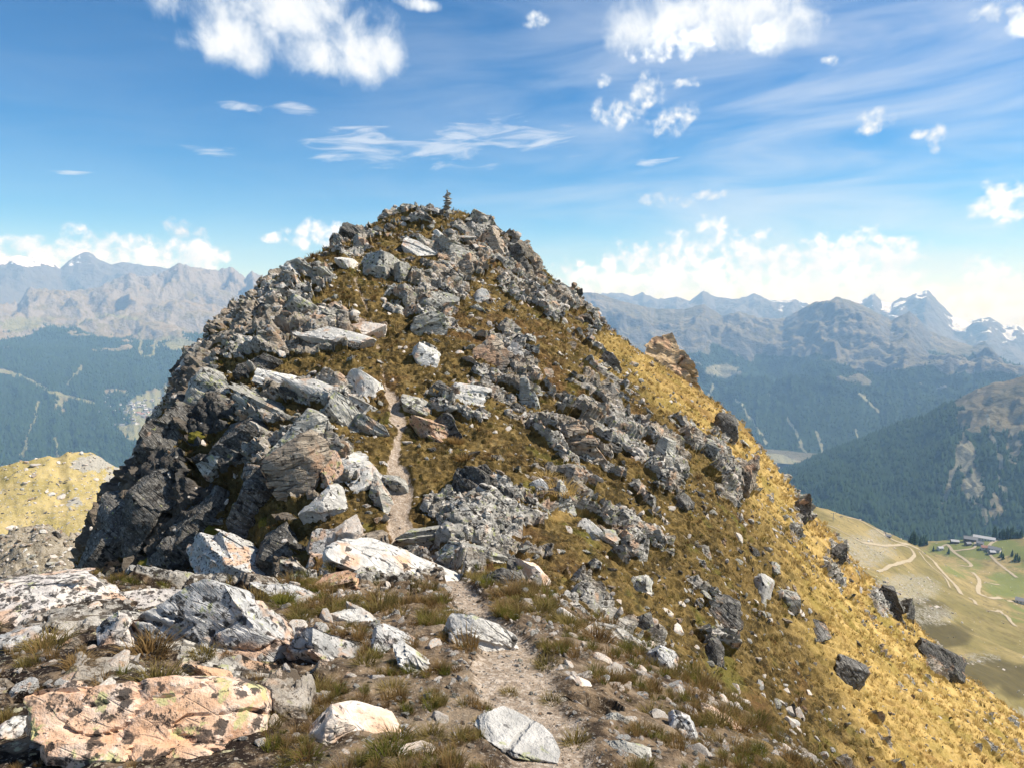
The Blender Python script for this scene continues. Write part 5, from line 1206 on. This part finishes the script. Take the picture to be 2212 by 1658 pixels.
# conifers near the huts
def fir_mat(name, c):
    m, t = new_mat(name); oi = t.node('ShaderNodeObjectInfo').outputs['Random']; n = t.noise(t.node('ShaderNodeTexCoord').outputs['Object'], 2.0, 2.0, .6)
    finish(t, t.mix(t.m('ADD', t.m('MULTIPLY', oi, .6), t.m('MULTIPLY', n, .4)), tuple(x * .55 for x in c), tuple(x * 1.5 for x in c)), .9, spec=.05); return m
m_fir = fir_mat('conifer_green', (0.024, 0.046, 0.018)); m_bark = plain('bark', (0.10, 0.07, 0.05))
def crown_mesh(seed, tiers, n):
    g = np.random.default_rng(seed); V = []; Fc = []
    for k in range(tiers):
        z0_ = .12 + .8 * k / tiers; z1_ = z0_ + 1.5 / tiers; r_ = .23 * (1 - k / (tiers + .6)); b0 = len(V); V.append((0, 0, min(1, z1_)))
        for j in range(n):
            a = 6.283 * j / n + g.uniform(-.15, .15); q = r_ * g.uniform(.65, 1.15) * (1 if j % 2 else .7); V.append((q * math.cos(a), q * math.sin(a), z0_ - g.uniform(0, .05)))
        Fc += [(b0, b0 + 1 + j, b0 + 1 + (j + 1) % n) for j in range(n)]
    return mesh_np('crown', V, Fc, m_fir, False)
CR = [crown_mesh(5 + k, 6, 10) for k in range(4)]
tk = [(.03 * math.cos(a), .03 * math.sin(a), z) for z in (-.05, .5) for a in np.arange(6) * 1.047]
TRK = poly_mesh('trunk', tk, [(k, (k + 1) % 6, 6 + (k + 1) % 6, 6 + k) for k in range(6)], [m_bark])
def firs(pts, label, group, hh=(11, 19)):
    P_ = E.cast([d1(*q)[0] for q in pts], [d1(*q)[1] for q in pts])
    for i, q in enumerate(P_):
        if np.isnan(q[0]): continue
        r_ = bpy.data.objects.new('conifer', None); coll.objects.link(r_); r_.location = (q[0], q[1], float(E.z_at(np.array([q[0]]), np.array([q[1]]))[0])); h = rng.uniform(*hh)
        r_.scale = (h * rng.uniform(.9, 1.3), h * rng.uniform(.9, 1.3), h); r_.rotation_euler = (0, 0, rng.uniform(0, 6))
        tag(r_, label, 'conifer', group); link('crown', CR[i % 4], r_); link('trunk', TRK, r_)
firs([(1265 + 8.5 * k + rng.uniform(-5, 5), 478 + .35 * 8.5 * k * .5 + rng.uniform(-6, 24)) for k in range(16)], 'conifer in the clump at the left end of the green alp', 'conifers left of the alp hamlet', (12, 22))
firs([(1940 + 16 * k + rng.uniform(-6, 6), 458 - k * .6 + rng.uniform(-2, 3)) for k in range(16)], 'conifer in the row on the skyline right of the hamlet', 'conifers behind the hamlet', (12, 26))
firs([(1575, 582)], 'lone conifer beside the track bend below the hamlet', None, (13, 14))
firs([(1450, 560)], 'lone conifer between the clump and the tiny white hut', None, (11, 12))
firs([(2010, 605), (2025, 625), (2125, 640), (2140, 625), (2160, 640), (2100, 600)], 'conifer on the dark hummock right of the hamlet', 'conifers on the hummock', (9, 15))

# ---------------------------------------------------------------- the village on the valley side
vm_ = []
for wl, rf in (('white', 'slate'), ('wood', 'grey'), ('stone', 'slate'), ('white', 'red')):
    W_, WF, WT, R2, RF = house_parts(19, 13, 7, 4.5); n = len(W_)
    vm_.append(poly_mesh('village_house', list(W_) + list(R2), list(WF) + list(WT) + [tuple(i + n for i in f) for f in RF], [HM[wl], HM[rf]], [0] * 6 + [1] * 10))
q = np.concatenate([rng.normal((335, 893), (34, 12), (75, 2)), rng.normal((378, 905), (18, 12), (45, 2)), rng.normal((285, 885), (30, 18), (60, 2))])
Pv_ = A.cast(q[:, 0], q[:, 1])
for i in range(len(Pv_)):
    if np.isnan(Pv_[i, 0]) or A.v[0, 0] > 9e9: continue
    o = link('village_house', vm_[int(rng.choice(4, p=[.4, .3, .2, .1]))]); o.location = Pv_[i]; o.rotation_euler = (0, 0, rng.uniform(0, 3.1)); s_ = rng.uniform(.8, 1.7); o.scale = (s_, s_, s_)
    tag(o, 'tiny house of the village in the valley on the left', 'house', 'houses of the valley village')

# ---------------------------------------------------------------- woods on the far slopes
cn = [(0, 0, 1.0)] + [(.30 * math.cos(a), .30 * math.sin(a), .05) for a in np.arange(6) * 1.0472]
FIR = [src('far_conifer', mesh_np('far_conifer', cn, [(0, 1 + k, 1 + (k + 1) % 6) for k in range(6)], m_fir, False))]
def wood(name, surf, mask, n, h, label):
    P_ = surf.scatter(np.clip(mask, 0, 1) ** 2, n, rng); s_ = rng.uniform(.7, 1.25, n) * h
    scatter(name, P_, np.stack([np.zeros(n), np.zeros(n), rng.uniform(0, 6, n)], -1), np.stack([s_, s_, s_], -1), np.zeros(n, int), FIR, label, 'forest')
wood('left_forest', A, forA * (A.u < 640), 24000, 34, 'dark conifer forest covering the valley side on the left')
wood('right_forest', C, forC * (C.u > 1380), 14000, 34, 'conifer forest on the mountain side across the right valley')
wood('spur_forest', D, forD, 16000, 24, 'shaded conifer forest on the spur at the right')

# stones on the alp, the golden hill and the scree hill
def far_stones(name, surf, mask, n, size, label):
    P_ = surf.scatter(mask, n, rng); s_ = np.exp(rng.normal(math.log(size), .5, n))
    scatter(name, P_, rng.uniform(0, 6.28, (n, 3)) * [.1, .1, 1], s_[:, None] * rng.uniform(.6, 1.3, (n, 3)), rng.integers(0, 6, n), SC, label, 'stones')
far_stones('alp_boulders', E, (np.clip(screeE + .5 * nE + .4 * nE2, 0, 1) ** 2 + .06) * (E.u < 2260), 3600, 1.25, 'boulder fields strewn over the alp')
far_stones('hill_stones', Fh, (0.15 + np.clip(rF, 0, 1)) * (Fh.u > -100) * (Fh.u < 330), 2500, .75, 'stones dotted over the golden hill on the left')
far_stones('hump_stones', G, (G.u > -100) * (G.u < 330) * 1.0, 3500, .30, 'broken stones covering the scree hill on the left')
